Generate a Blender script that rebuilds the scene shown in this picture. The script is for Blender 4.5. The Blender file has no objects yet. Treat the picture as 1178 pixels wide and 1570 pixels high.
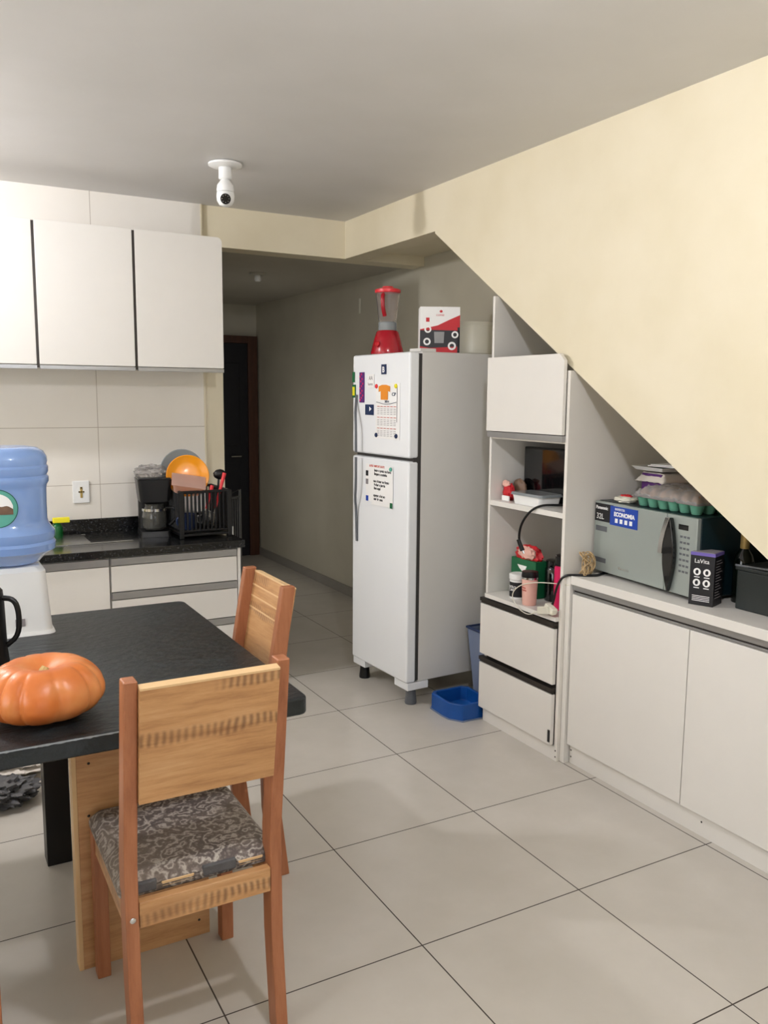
import bpy, bmesh, math, random
from mathutils import Vector, Matrix
C = bpy.context.scene.collection
random.seed(4)
R = math.radians

# ------------------------------------------------------------------ materials
def lin(h):
    o = []
    for i in (0, 2, 4):
        c = int(h[i:i+2], 16) / 255
        o.append(c / 12.92 if c <= .04045 else ((c + .055) / 1.055) ** 2.4)
    return (*o, 1)

class NT:
    def __init__(s, name):
        s.m = bpy.data.materials.new(name); s.m.use_nodes = True
        s.t = s.m.node_tree; s.n = s.t.nodes; s.p = s.n['Principled BSDF']
        s.co = s.n.new('ShaderNodeTexCoord').outputs['Object']
    def link(s, a, b): s.t.links.new(a, b)
    def noise(s, scale, detail=3, stretch=None, rough=.5):
        n = s.n.new('ShaderNodeTexNoise'); n.inputs['Scale'].default_value = scale
        n.inputs['Detail'].default_value = detail; n.inputs['Roughness'].default_value = rough
        c = s.co
        if stretch:
            mp = s.n.new('ShaderNodeMapping'); mp.inputs['Scale'].default_value = stretch
            s.link(c, mp.inputs[0]); c = mp.outputs[0]
        s.link(c, n.inputs['Vector']); return n.outputs['Fac']
    def ramp(s, fac, stops):
        r = s.n.new('ShaderNodeValToRGB'); e = r.color_ramp.elements
        while len(e) < len(stops): e.new(.5)
        for k, (p, c) in enumerate(stops): e[k].position = p; e[k].color = lin(c) if isinstance(c, str) else (c, c, c, 1)
        s.link(fac, r.inputs[0]); return r.outputs[0]
    def math(s, op, a, b=None, c=None):
        n = s.n.new('ShaderNodeMath'); n.operation = op
        for k, v in enumerate((a, b, c)):
            if v is None: continue
            if isinstance(v, (int, float)): n.inputs[k].default_value = v
            else: s.link(v, n.inputs[k])
        return n.outputs[0]
    def mix(s, f, a, b):
        n = s.n.new('ShaderNodeMix'); n.data_type = 'RGBA'
        if isinstance(f, float): n.inputs[0].default_value = f
        else: s.link(f, n.inputs[0])
        for k, v in ((6, a), (7, b)):
            if isinstance(v, str): n.inputs[k].default_value = lin(v)
            else: s.link(v, n.inputs[k])
        return n.outputs[2]
    def bump(s, h, strength=.2, dist=.002):
        b = s.n.new('ShaderNodeBump'); b.inputs['Strength'].default_value = strength; b.inputs['Distance'].default_value = dist
        s.link(h, b.inputs['Height']); s.link(b.outputs[0], s.p.inputs['Normal'])
    def xyz(s):
        q = s.n.new('ShaderNodeSeparateXYZ'); s.link(s.co, q.inputs[0]); return q.outputs
    def grid(s, c, size, off, w):      # 1 on the joint line
        f = s.math('FRACT', s.math('DIVIDE', s.math('SUBTRACT', c, off), size))
        d = s.math('MINIMUM', f, s.math('SUBTRACT', 1.0, f))
        return s.math('LESS_THAN', d, w / size / 2)

def M(name, hexc, rough=.5, metal=0., var=.06, scale=12, bump=0., trans=0., alpha=1., coat=0., spec=.5, emit=None, ior=1.45):
    k = NT(name); p = k.p
    base = lin(hexc)
    f = k.noise(scale, 4)
    hi = [min(1, c * (1 + var)) for c in base[:3]]; lo = [c * (1 - var) for c in base[:3]]
    n = k.n.new('ShaderNodeMix'); n.data_type = 'RGBA'
    n.inputs[6].default_value = (*lo, 1); n.inputs[7].default_value = (*hi, 1)
    k.link(f, n.inputs[0]); k.link(n.outputs[2], p.inputs['Base Color'])
    p.inputs['Roughness'].default_value = rough; p.inputs['Metallic'].default_value = metal
    p.inputs['Transmission Weight'].default_value = trans; p.inputs['Alpha'].default_value = alpha
    p.inputs['Coat Weight'].default_value = coat; p.inputs['Specular IOR Level'].default_value = spec
    p.inputs['IOR'].default_value = ior
    if bump: k.bump(k.noise(scale * 6, 3), bump, .002)
    if emit: p.inputs['Emission Color'].default_value = lin(hexc); p.inputs['Emission Strength'].default_value = emit
    return k.m

def wood(name, a, b, c, axis='x', rough=.42, marks=False):
    k = NT(name)
    st = {'x': (1.2, 14, 14), 'y': (14, 1.2, 14), 'z': (14, 14, 1.2)}[axis]
    f1 = k.noise(3.0, 8, st, .72)
    col = k.ramp(f1, [(.28, a), (.5, b), (.72, c)])
    knots = k.ramp(k.noise(5, 2, tuple(.4 if v == 1.2 else 1.0 for v in st)), [(.66, 0.), (.78, 1.)])
    col = k.mix(k.math('MULTIPLY', knots, .55), col, '6b3f22')
    if marks:     # rows of rough-sawn dark ticks
        q = k.xyz()
        nz = k.noise(9, 4)
        tick = k.math('MULTIPLY', k.math('ADD', k.math('MULTIPLY', k.math('SINE', k.math('ADD', k.math('MULTIPLY', q[0], 380.0), k.math('MULTIPLY', nz, 9.0))), .5), .55), 1.0)
        def row(z, hw):
            d = k.math('ABSOLUTE', k.math('SUBTRACT', k.math('ADD', q[2], k.math('MULTIPLY', k.math('SUBTRACT', nz, .5), .05)), z))
            return k.ramp(k.math('DIVIDE', d, hw), [(.55, 1.), (1., 0.)])
        right = k.ramp(k.math('ADD', k.math('MULTIPLY', q[0], 3.0), .5), [(.5, 0.), (.62, 1.)])
        band = k.math('MAXIMUM', row(.845, .020), k.math('MAXIMUM', row(.398, .020), k.math('MULTIPLY', right, row(.955, .018))))
        fade = k.ramp(k.noise(5, 2, (1, 1, .2)), [(.3, .35), (.6, 1.)])
        col = k.mix(k.math('MULTIPLY', k.math('MULTIPLY', k.math('MULTIPLY', tick, band), fade), .62), col, '5e3a22')
        smoke = k.ramp(k.noise(3, 4, (.5, 1, 3.5)), [(.5, 0.), (.8, 1.)])
        col = k.mix(k.math('MULTIPLY', smoke, .45), col, '8a5a36')
    k.link(col, k.p.inputs['Base Color']); k.p.inputs['Roughness'].default_value = rough
    k.bump(f1, .15, .001)
    return k.m

def m_floor():
    k = NT('floor_porcelain'); q = k.xyz()
    g = k.math('MAXIMUM', k.grid(q[0], .6, 0, .0042), k.grid(q[1], .6, 0, .0042))
    f = k.ramp(k.noise(3.0, 6, None, .6), [(.3, 'c2bcb1'), (.55, 'c8c2b8'), (.75, 'cec8be')])
    k.link(k.mix(g, f, '3f3730'), k.p.inputs['Base Color'])
    r = k.math('ADD', k.math('MULTIPLY', g, .5), k.math('ADD', .23, k.math('MULTIPLY', k.noise(2, 2), .05)))
    k.link(r, k.p.inputs['Roughness']); k.p.inputs['Specular IOR Level'].default_value = .5
    k.bump(k.math('SUBTRACT', 1.0, g), .3, .001); return k.m

def m_tiles():
    k = NT('wall_tile_white'); q = k.xyz()
    g = k.math('MAXIMUM', k.grid(q[0], .605, -.32, .0035), k.grid(q[2], .315, 1.41, .0035))
    f = k.ramp(k.noise(2.0, 4), [(.3, 'e2dcd2'), (.7, 'e9e4dc')])
    k.link(k.mix(g, f, 'b0a698'), k.p.inputs['Base Color']); k.p.inputs['Roughness'].default_value = .22
    k.bump(k.math('SUBTRACT', 1.0, g), .25, .001); return k.m

def m_granite(name='black_granite', a='0b0b0c', b='1b1c1d', c='45464a', rough=.16):
    k = NT(name)
    f = k.ramp(k.noise(140, 3), [(.45, a), (.6, b), (.74, c)])
    k.link(f, k.p.inputs['Base Color']); k.p.inputs['Roughness'].default_value = rough; return k.m

def m_tabletop():
    k = NT('black_table_laminate')
    w = k.noise(5, 6, (1, 3.2, 1), .62)
    k.link(k.ramp(w, [(.3, '0d1315'), (.6, '182023'), (.8, '263034')]), k.p.inputs['Base Color'])
    k.link(k.math('ADD', .25, k.math('MULTIPLY', w, .22)), k.p.inputs['Roughness'])
    k.bump(k.noise(20, 5, (1, 2.6, 1), .6), .7, .008); return k.m

def m_paint(name, a, b, rough=.6, sc=2.5):
    k = NT(name)
    k.link(k.ramp(k.noise(sc, 5), [(.3, a), (.7, b)]), k.p.inputs['Base Color'])
    k.p.inputs['Roughness'].default_value = rough; k.bump(k.noise(60, 4), .12, .001); return k.m

def m_cushion():
    k = NT('cushion_fabric')
    w = k.n.new('ShaderNodeTexWave'); w.wave_type = 'RINGS'; w.inputs['Scale'].default_value = 6; w.inputs['Distortion'].default_value = 20
    w.inputs['Detail'].default_value = 4; w.inputs['Detail Scale'].default_value = 3.5; k.link(k.co, w.inputs[0])
    f = k.ramp(w.outputs['Fac'], [(.1, '5f5652'), (.45, '766c67'), (.8, '8a817b'), (.97, 'b8b0a6')])
    f2 = k.ramp(k.noise(4, 2), [(.4, 0.), (.62, 1.)])
    k.link(k.mix(k.math('MULTIPLY', f2, .45), f, '8b7c6a'), k.p.inputs['Base Color']); k.p.inputs['Roughness'].default_value = .9
    k.bump(w.outputs['Fac'], .5, .002); return k.m

def m_pumpkin():
    k = NT('pumpkin_skin')
    f = k.ramp(k.noise(7, 5), [(.25, 'bd5f26'), (.5, 'cf7638'), (.72, 'd8965a')])
    k.link(f, k.p.inputs['Base Color']); k.p.inputs['Roughness'].default_value = .38; k.bump(k.noise(35, 3), .2, .002); return k.m

MT = dict(
 floor=m_floor(), tiles=m_tiles(), granite=m_granite(), table=m_tabletop(),
 ceiling=m_paint('ceiling_paint', 'd2d0cd', 'd8d6d4'), wall=m_paint('cream_wall_paint', 'dacfb2', 'e3d9c0'),
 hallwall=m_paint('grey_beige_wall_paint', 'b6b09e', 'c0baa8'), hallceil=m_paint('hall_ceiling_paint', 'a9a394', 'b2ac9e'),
 skirting=M('skirting_tile', '8f8a82', .3), cab=M('white_laminate', 'e0dcd5', .38, var=.02), cabin=M('white_melamine_inside', 'e3ded5', .5, var=.02),
 alu=M('brushed_aluminium', 'a4a4a4', .35, .8), darkalu=M('dark_profile', '3a3531', .35, .6), dark=M('dark_gap', '17130f', .7),
 fridge=M('fridge_white_enamel', 'eceef0', .28, var=.01), fside=M('fridge_side_enamel', 'dad8d3', .35, var=.02), seal=M('rubber_seal', '3b3937', .6),
 greyplastic=M('grey_plastic', '5d6064', .4), blackp=M('black_plastic', '0c0c0e', .35), blackg=M('black_gloss', '060709', .08, coat=.5),
 white=M('white_plastic', 'e9e9e7', .35, var=.02), paper=M('paper', 'f1f0ee', .7, var=.02), red=M('red_plastic', 'a30e20', .25, coat=.3),
 redp=M('red_print', 'c01c26', .5), orange=M('orange_print', 'e08a25', .6), purple=M('purple_print', '5a2b72', .5), navy=M('navy_print', '1b2d52', .5),
 blue=M('blue_plastic', '0d4a94', .35), bluegrey=M('blue_grey_plastic', '74809a', .4), bluepr=M('blue_label', '1740a0', .4),
 green=M('green_print', '11613a', .5), teal=M('teal_print', '5aa594', .5), tealdark=M('dark_teal_print', '1f5f52', .5), yellow=M('yellow_plastic', 'e8dc28', .4), pink=M('pink_plastic', 'e0b0a2', .4),
 magenta=M('magenta_plastic', 'd01658', .3), ink=M('black_ink', '17171c', .7), greyink=M('grey_ink', '8a8486', .7), redink=M('red_ink', 'c2594f', .7),
 pic=M('grey_picture_print', '8f8f8e', .5, var=.3), steel=M('stainless_steel', 'b8b8b6', .25, 1.), mwfront=M('silver_microwave_mirror', 'a2aaa5', .3, .35, var=.03), chrome=M('chrome', 'd6d6d6', .12, 1.),
 mwside=M('dark_teal_enamel', '12262c', .35), bottle=M('water_bottle_blue', '96b8ee', .2, trans=.3, var=.04, coat=.4), glass=M('clear_glass', 'e9eef0', .05, trans=.95, var=0),
 jug=M('clear_jug_plastic', 'f2ecea', .08, trans=.93, var=0), film=M('plastic_film', 'ece8e6', .18, trans=.8, var=.1, bump=.6, scale=20),
 coffee=M('carafe_dark_glass', '5b5a55', .08, trans=.5), eggtray=M('green_pulp_tray', '5f9c84', .8), egg=M('brown_eggshell', 'c79a77', .5),
 brownpk=M('brown_packet', '6f5644', .5, var=.4, scale=30), bread=M('brown_paper_bag', 'b9793f', .6, var=.25, scale=18, bump=.5), cream=M('cream_enamel', 'ddd9c8', .35, var=.02), cloth=M('white_cloth', 'e0d8cf', .9, var=.08, bump=.3),
 rag=M('grey_rag', '5e5d5e', .95, var=.5, scale=25, bump=.6), tan=M('tan_cord', 'b89c72', .6), gold=M('gold_foil', 'c2a468', .35, .4), wine=M('dark_bottle_glass', '0c120c', .08, coat=.3),
 boxblack=M('black_carton', '131216', .45), bindark=M('dark_grey_plastic_box', '1d2322', .45), violet=M('violet_print', '6a5aa6', .4), orangeplate=M('orange_ceramic', 'e8940f', .3, coat=.1),
 greyplate=M('grey_glass_plate', '9aa0a2', .12, trans=.3), pinkclear=M('pink_clear_plastic', 'f0cdbd', .3, trans=.6), redh=M('red_handle', 'd8343c', .35), door=M('dark_door', '14141b', .35, var=.3, scale=4),
 dframe=wood('brown_door_frame', '3d2114', '4a2a1a', '5a3522', 'z'), wpost=wood('chair_post_wood', '8c5535', 'a26643', 'ad724e', 'z', .45), wpanel=wood('chair_panel_wood', '9a6a40', 'c0905f', 'd0a577', 'x', .42, True),
 wped=wood('pedestal_wood', 'a4744a', 'c59667', 'd3a97d', 'x', .45), wedge=M('light_wood_edge', 'dcb98a', .5), cushion=m_cushion(), pumpkin=m_pumpkin(), stem=M('pumpkin_stem', 'c9b27a', .8, bump=.5),
 blackwood=M('black_painted_wood', '0f0d0c', .4, var=.3), brownstain=M('ochre_socket', 'a98f4e', .6), soap=M('green_soap', '0c6a2c', .15, trans=.4), bulb=M('lamp_glow', 'f6f6fc', .5, emit=560.), bulb2=M('lamp_glow_bright', 'f6f6fc', .5, emit=800.), greyhall=M('grey_metal', '6e6e6c', .35, .7), lens=M('camera_lens', '08080a', .1),
)

# ------------------------------------------------------------------ mesh helpers
def box(bm, x0, x1, y0, y1, z0, z1, T=None):
    v = [bm.verts.new((x, y, z)) for x in (x0, x1) for y in (y0, y1) for z in (z0, z1)]
    if T is not None:
        for a in v: a.co = T @ a.co
    for f in ((0, 1, 3, 2), (4, 6, 7, 5), (0, 4, 5, 1), (2, 3, 7, 6), (0, 2, 6, 4), (1, 5, 7, 3)):
        bm.faces.new([v[i] for i in f])
    return v

def taper(bm, z0, z1, a0, b0, a1, b1, cx=0, cy=0, seg=6, rad=.02):   # rounded-rectangle frustum
    def ring(z, a, b):
        out = []
        for sx, sy, s in ((1, 1, 0), (-1, 1, 90), (-1, -1, 180), (1, -1, 270)):
            for k in range(seg + 1):
                t = R(s + 90 * k / seg)
                out.append(bm.verts.new((cx + sx * (a - rad) + rad * math.cos(t), cy + sy * (b - rad) + rad * math.sin(t), z)))
        return out
    r0, r1 = ring(z0, a0, b0), ring(z1, a1, b1); n = len(r0)
    for i in range(n): bm.faces.new((r0[i], r0[(i + 1) % n], r1[(i + 1) % n], r1[i]))
    bm.faces.new(r0[::-1]); bm.faces.new(r1)

def prism(bm, pts, axis, a, b):
    def mk(p, t):
        if axis == 'x': return (t, p[0], p[1])
        if axis == 'y': return (p[0], t, p[1])
        return (p[0], p[1], t)
    A = [bm.verts.new(mk(p, a)) for p in pts]; B = [bm.verts.new(mk(p, b)) for p in pts]; n = len(pts)
    bm.faces.new(A); bm.faces.new(B[::-1])
    for i in range(n): bm.faces.new((A[(i + 1) % n], A[i], B[i], B[(i + 1) % n]))

def lathe(bm, prof, c=(0, 0, 0), seg=32, T=None, cap=True):
    rings = []
    for r, z in prof:
        rings.append([bm.verts.new((c[0] + r * math.cos(2 * math.pi * k / seg), c[1] + r * math.sin(2 * math.pi * k / seg), c[2] + z)) for k in range(seg)])
    if T is not None:
        for rg in rings:
            for v in rg: v.co = T @ v.co
    for a, b in zip(rings, rings[1:]):
        for k in range(seg): bm.faces.new((a[k], a[(k + 1) % seg], b[(k + 1) % seg], b[k]))
    if cap: bm.faces.new(rings[0][::-1]); bm.faces.new(rings[-1])

def tube(bm, pts, r, seg=8, smooth=0):
    pts = [Vector(p) for p in pts]
    for _ in range(smooth):
        q = [pts[0]]
        for a, b in zip(pts, pts[1:]): q += [a.lerp(b, .25), a.lerp(b, .75)]
        pts = q + [pts[-1]]
    rs = r if isinstance(r, (list, tuple)) else [r] * len(pts)
    if len(rs) != len(pts): rs = [rs[0] + (rs[-1] - rs[0]) * i / (len(pts) - 1) for i in range(len(pts))]
    rings = []; up = Vector((.13, .27, 1)).normalized()
    for i, p in enumerate(pts):
        d = (pts[min(i + 1, len(pts) - 1)] - pts[max(i - 1, 0)]).normalized()
        a = d.cross(up)
        if a.length < .05: a = d.cross(Vector((1, 0, 0)))
        a.normalize(); b = d.cross(a).normalized(); up = a.cross(d)
        rings.append([bm.verts.new(p + (a * math.cos(2 * math.pi * k / seg) + b * math.sin(2 * math.pi * k / seg)) * rs[i]) for k in range(seg)])
    for a, b in zip(rings, rings[1:]):
        for k in range(seg): bm.faces.new((a[k], a[(k + 1) % seg], b[(k + 1) % seg], b[k]))
    bm.faces.new(rings[0][::-1]); bm.faces.new(rings[-1])

def lump(bm, c, rx, ry, rz, amp=.15, freq=3, seg=28, ribs=None, seed=0, flat=None):
    from mathutils import noise
    rings = []
    n = seg // 2
    for i in range(1, n):
        th = math.pi * i / n; rg = []
        for k in range(seg):
            ph = 2 * math.pi * k / seg
            d = Vector((math.sin(th) * math.cos(ph), math.sin(th) * math.sin(ph), math.cos(th)))
            f = 1 + amp * noise.noise(d * freq + Vector((seed, seed, 0)))
            p = Vector((d.x * rx * f, d.y * ry * f, d.z * rz * f))
            if flat is not None and p.z < -flat: p.z = -flat
            rg.append(bm.verts.new(Vector(c) + p))
        rings.append(rg)
    top = bm.verts.new(Vector(c) + Vector((0, 0, rz))); bot = bm.verts.new(Vector(c) - Vector((0, 0, rz if flat is None else flat)))
    for k in range(seg):
        bm.faces.new((top, rings[0][k], rings[0][(k + 1) % seg])); bm.faces.new((bot, rings[-1][(k + 1) % seg], rings[-1][k]))
    for a, b in zip(rings, rings[1:]):
        for k in range(seg): bm.faces.new((a[k], b[k], b[(k + 1) % seg], a[(k + 1) % seg]))

def B(fn=None, *a, **k):
    bm = bmesh.new()
    if fn: fn(bm, *a, **k)
    return bm

def obj(name, bm, mat, parent=None, bevel=0., world=True, smooth=True, sub=0, mats=None):
    me = bpy.data.meshes.new(name)
    bmesh.ops.recalc_face_normals(bm, faces=bm.faces)
    if parent is not None and world:
        bmesh.ops.transform(bm, matrix=wm(parent).inverted(), verts=bm.verts)
    bm.to_mesh(me); bm.free()
    for m_ in (mats or [mat]): me.materials.append(MT[m_] if isinstance(m_, str) else m_)
    if smooth:
        me.polygons.foreach_set('use_smooth', [True] * len(me.polygons)); me.set_sharp_from_angle(angle=R(35))
    o = bpy.data.objects.new(name, me); C.objects.link(o)
    if parent is not None: o.parent = parent
    if bevel:
        b = o.modifiers.new('bevel', 'BEVEL'); b.width = bevel; b.segments = 2; b.limit_method = 'ANGLE'; b.harden_normals = True
    if sub:
        s = o.modifiers.new('sub', 'SUBSURF'); s.levels = sub; s.render_levels = sub
    return o

def wm(o):
    m = Matrix.LocRotScale(o.location, o.rotation_euler, o.scale)
    return wm(o.parent) @ m if o.parent else m

def tag(o, label, cat, group=None):
    o['label'] = label; o['category'] = cat
    if group: o['group'] = group
    return o
def thing(name, label, cat, loc=(0, 0, 0), rotz=0, group=None, rot=None):
    o = bpy.data.objects.new(name, None); C.objects.link(o); o.empty_display_size = .05
    o.location = loc; o.rotation_euler = rot or (0, 0, rotz); return tag(o, label, cat, group)
def struct(name, bm, mat, bevel=0., parent=None):
    o = obj(name, bm, mat, parent, bevel); o['kind'] = 'structure'; return o

def dup(root, loc, rotz, label, group=None):
    r = root.copy(); C.objects.link(r); r.location = loc; r.rotation_euler = (0, 0, rotz); r['label'] = label
    if group: r['group'] = group
    for ch in list(root.children):
        c = ch.copy(); C.objects.link(c); c.parent = r
        for g in ch.children:
            d = g.copy(); C.objects.link(d); d.parent = c
    return r

def txtbm(s, size, T, depth=.0006, align='LEFT', bold=0.):
    cu = bpy.data.curves.new('t', 'FONT'); cu.body = s; cu.size = size; cu.extrude = depth; cu.align_x = align; cu.offset = bold
    cu.space_line = .9
    o = bpy.data.objects.new('t', cu); C.objects.link(o)
    bpy.context.view_layer.update()
    me = bpy.data.meshes.new_from_object(o.evaluated_get(bpy.context.evaluated_depsgraph_get()))
    bpy.data.objects.remove(o); bpy.data.curves.remove(cu)
    bm = bmesh.new(); bm.from_mesh(me); bpy.data.meshes.remove(me)
    bmesh.ops.transform(bm, matrix=T, verts=bm.verts); return bm
def faceX(x, y, z):    # plane facing -X, text runs to -Y
    return Matrix(((0, 0, -1, x), (-1, 0, 0, y), (0, 1, 0, z), (0, 0, 0, 1)))
def faceY(x, y, z):    # plane facing -Y, text runs to +X
    return Matrix(((1, 0, 0, x), (0, 0, -1, y), (0, 1, 0, z), (0, 0, 0, 1)))
def join(dst, src):
    me = bpy.data.meshes.new('x'); src.to_mesh(me); src.free(); dst.from_mesh(me); bpy.data.meshes.remove(me)

# ------------------------------------------------------------------ the room
CE = 2.665
struct('floor', B(box, -3.6, 1.3, -5.6, 4.95, -.1, 0), 'floor')
struct('ceiling', B(box, -3.6, 1.3, -5.6, 1.76, CE, CE + .12), 'ceiling')
bm = B(box, -3.6, -.2, 1.75, 1.9, 0, CE); box(bm, -.2, 1.18, 1.75, 1.9, 2.44, CE)
struct('wall_back', bm, 'wall')
struct('wall_tiled', B(box, -3.6, -.32, 1.738, 1.75, .78, CE), 'tiles', .001)
bm = bmesh.new()
prism(bm, [(.70, 2.43), (-2.95, 2.43 - .654 * 3.65), (-3.25, 2.43 - .654 * 3.65), (-3.25, CE), (.70, CE)], 'x', .6, 1.18)
box(bm, .6, .74, .70, 1.75, 2.44, CE); box(bm, .74, 1.18, .70, 1.75, 2.50, CE)
struct('wall_stair', bm, 'wall')
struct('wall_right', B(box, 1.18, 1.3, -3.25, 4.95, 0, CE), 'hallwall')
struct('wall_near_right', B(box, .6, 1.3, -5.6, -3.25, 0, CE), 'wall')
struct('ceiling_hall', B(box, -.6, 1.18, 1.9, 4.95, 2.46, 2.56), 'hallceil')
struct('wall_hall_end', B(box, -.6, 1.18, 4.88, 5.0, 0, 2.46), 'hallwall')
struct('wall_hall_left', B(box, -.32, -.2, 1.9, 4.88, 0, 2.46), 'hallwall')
struct('wall_left', B(box, -3.72, -3.6, -5.6, 1.9, 0, CE), 'wall')
bm = B(box, -3.6, -2.4, -5.72, -5.6, 0, CE); box(bm, -.3, 1.3, -5.72, -5.6, 0, CE); box(bm, -2.4, -.3, -5.72, -5.6, 2.2, CE)
struct('wall_front', bm, 'wall')
struct('baseboard_right', B(box, 1.166, 1.18, .2, 4.88, 0, .075), 'skirting', .001)
struct('trim_1', B(box, -.322, -.312, 1.735, 1.75, .78, CE), 'wall', .001)

d = bpy.data.objects.new('door_1', None); C.objects.link(d); d.location = (.7, 4.85, 0); d['kind'] = 'structure'
bm = B(box, 1.07, 1.165, 4.82, 4.88, 0, 2.16); box(bm, .27, .36, 4.82, 4.88, 0, 2.16); box(bm, .36, 1.07, 4.82, 4.88, 2.09, 2.16)
obj('door_frame', bm, 'dframe', d, .003)
bm = B(box, .36, 1.07, 4.84, 4.875, 0, 2.09); box(bm, .45, .98, 4.83, 4.84, 1.1, 1.9); box(bm, .45, .98, 4.83, 4.84, .2, .95)
obj('door_leaf', bm, 'door', d, .003)
bm = bmesh.new(); tube(bm, [(.97, 4.83, 1.0), (.97, 4.78, 1.0), (.87, 4.78, 1.0)], .009)
obj('door_handle', bm, 'steel', d)

# ------------------------------------------------------------------ lamps and ceiling camera
def ceiling_lamp(x, y, label, watt_mesh='bulb', z=2.5):
    t = thing('ceiling_lamp', label, 'lamp', (x, y, CE), 0)
    obj('socket', B(lathe, [(.055, 0), (.055, -.012), (.022, -.02), (.022, -.07)], (x, y, CE)), 'white', t)
    obj('bulb', B(lathe, [(.012, .085), (.03, .06), (.045, .03), (.048, 0), (.04, -.028), (.022, -.044), (.004, -.05)], (x, y, z)), watt_mesh, t)
ceiling_lamp(-1.0, -2.25, 'bare round bulb on the ceiling above the near side of the table')
ceiling_lamp(-2.5, .80, 'bare round bulb on the ceiling at the left by the wall cupboards', 'bulb2')

cx, cy = -.474, .84
t = thing('security_camera', 'white bulb-shaped security camera hanging from the ceiling socket', 'camera', (cx, cy, CE))
obj('ceiling_plate', B(lathe, [(.068, 0), (.078, -.004), (.078, -.012), (.066, -.018), (.03, -.022)], (cx, cy, CE)), 'white', t)
obj('socket', B(lathe, [(.03, -.02), (.031, -.07), (.024, -.075)], (cx, cy, CE)), 'white', t)
obj('neck', B(lathe, [(.02, -.075), (.027, -.085), (.038, -.1), (.041, -.12), (.039, -.13)], (cx, cy, CE)), 'white', t)
obj('gap_ring', B(lathe, [(.036, -.128), (.036, -.134)], (cx, cy, CE)), 'blackp', t)
hd = obj('camera_head', B(lathe, [(.04, -.132), (.042, -.15), (.04, -.17), (.03, -.188), (.014, -.196)], (cx, cy, CE)), 'white', t)
dirv = Vector((-1.8 - cx, -3.1 - cy, -.6)).normalized()
Q = Matrix.Translation(Vector((cx, cy, CE - .163)) + dirv * .032) @ dirv.to_track_quat('Z', 'Y').to_matrix().to_4x4()
obj('lens', B(lathe, [(.022, 0), (.024, .008), (.019, .014)], T=Q), 'lens', t)
bm = bmesh.new()
for k in range(8):
    a = k * math.pi / 4; v = Q @ Vector((.016 * math.cos(a), .016 * math.sin(a), .0145)); lump(bm, v, .0022, .0022, .0022, 0, seg=8)
obj('led_ring', bm, 'chrome', t)
t = thing('hall_ceiling_lamp', 'small dim ceiling light far down the dark hallway', 'lamp', (.4, 2.75, 2.46))
obj('lamp_base', B(lathe, [(.06, 0), (.06, -.012), (.03, -.02)], (.4, 2.75, 2.46)), 'hallceil', t)
obj('lamp_socket', B(lathe, [(.022, -.02), (.024, -.05), (.018, -.06)], (.4, 2.75, 2.46)), 'white', t)

# ------------------------------------------------------------------ wall cupboard, top left
t = thing('wall_cupboard', 'long white wall cupboard with three flat doors hung on the tiled wall', 'cupboard', (-1.2, 1.57, 1.715))
bm = B(box, -1.98, -.315, 1.42, 1.738, 1.735, 2.425)
obj('carcass', bm, 'cab', t, .002)
def door_poly(x0, x1, z0, z1, rc):
    p = [(x0, z0), (x1, z0)]
    if rc: p += [(x1 - rc + rc * math.cos(R(a)), z1 - rc + rc * math.sin(R(a))) for a in range(0, 91, 15)]
    else: p += [(x1, z1)]
    return p + [(x0, z1)]
for x0, x1, rc in ((-.772, -.31, .028), (-1.252, -.787, 0), (-1.98, -1.266, 0)):
    bm = bmesh.new(); prism(bm, door_poly(x0, x1, 1.737, 2.43, rc), 'y', 1.40, 1.418)
    dd = obj('door', bm, 'cab', t, .0015)
    obj('handle_profile', B(box, x0, x1, 1.397, 1.425, 1.714, 1.733), 'alu', dd, .001)
for x0, x1 in ((-.787, -.772), (-1.266, -1.252)):
    obj('vertical_profile', B(box, x0, x1, 1.408, 1.425, 1.72, 2.425), 'darkalu', t)

# ------------------------------------------------------------------ base cupboards, left
t = thing('sink_cupboard', 'white base cupboard with a flat door under the black worktop by the water bottle', 'cupboard', (-1.5, 1.42, 0))
obj('carcass', B(box, -2.0, -1.004, 1.15, 1.735, .10, .788), 'cabin', t)
obj('plinth', B(box, -2.0, -1.004, 1.19, 1.21, 0, .10), 'cab', t)
dd = obj('door', B(box, -2.0, -1.008, 1.13, 1.148, .105, .742), 'cab', t, .0015)
obj('handle_profile', B(box, -2.0, -1.008, 1.128, 1.15, .746, .782), 'alu', dd, .001)
t = thing('drawer_cupboard', 'white three-drawer base cupboard at the right end under the black worktop', 'cupboard', (-.67, 1.42, 0))
obj('carcass', B(box, -1.0, -.335, 1.15, 1.735, .10, .788), 'cabin', t)
obj('side_panel', B(box, -.341, -.325, 1.13, 1.735, 0, .788), 'cab', t, .001)
obj('plinth', B(box, -1.0, -.342, 1.19, 1.21, 0, .10), 'cab', t)
for z0, z1 in ((.612, .742), (.415, .568), (.105, .372)):
    dd = obj('drawer', B(box, -.998, -.346, 1.13, 1.148, z0, z1), 'cab', t, .0015)
    bm = B(box, -.998, -.346, 1.128, 1.15, z1 + .005, z1 + .040)
    obj('handle_profile', bm, 'alu', dd, .001)

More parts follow.
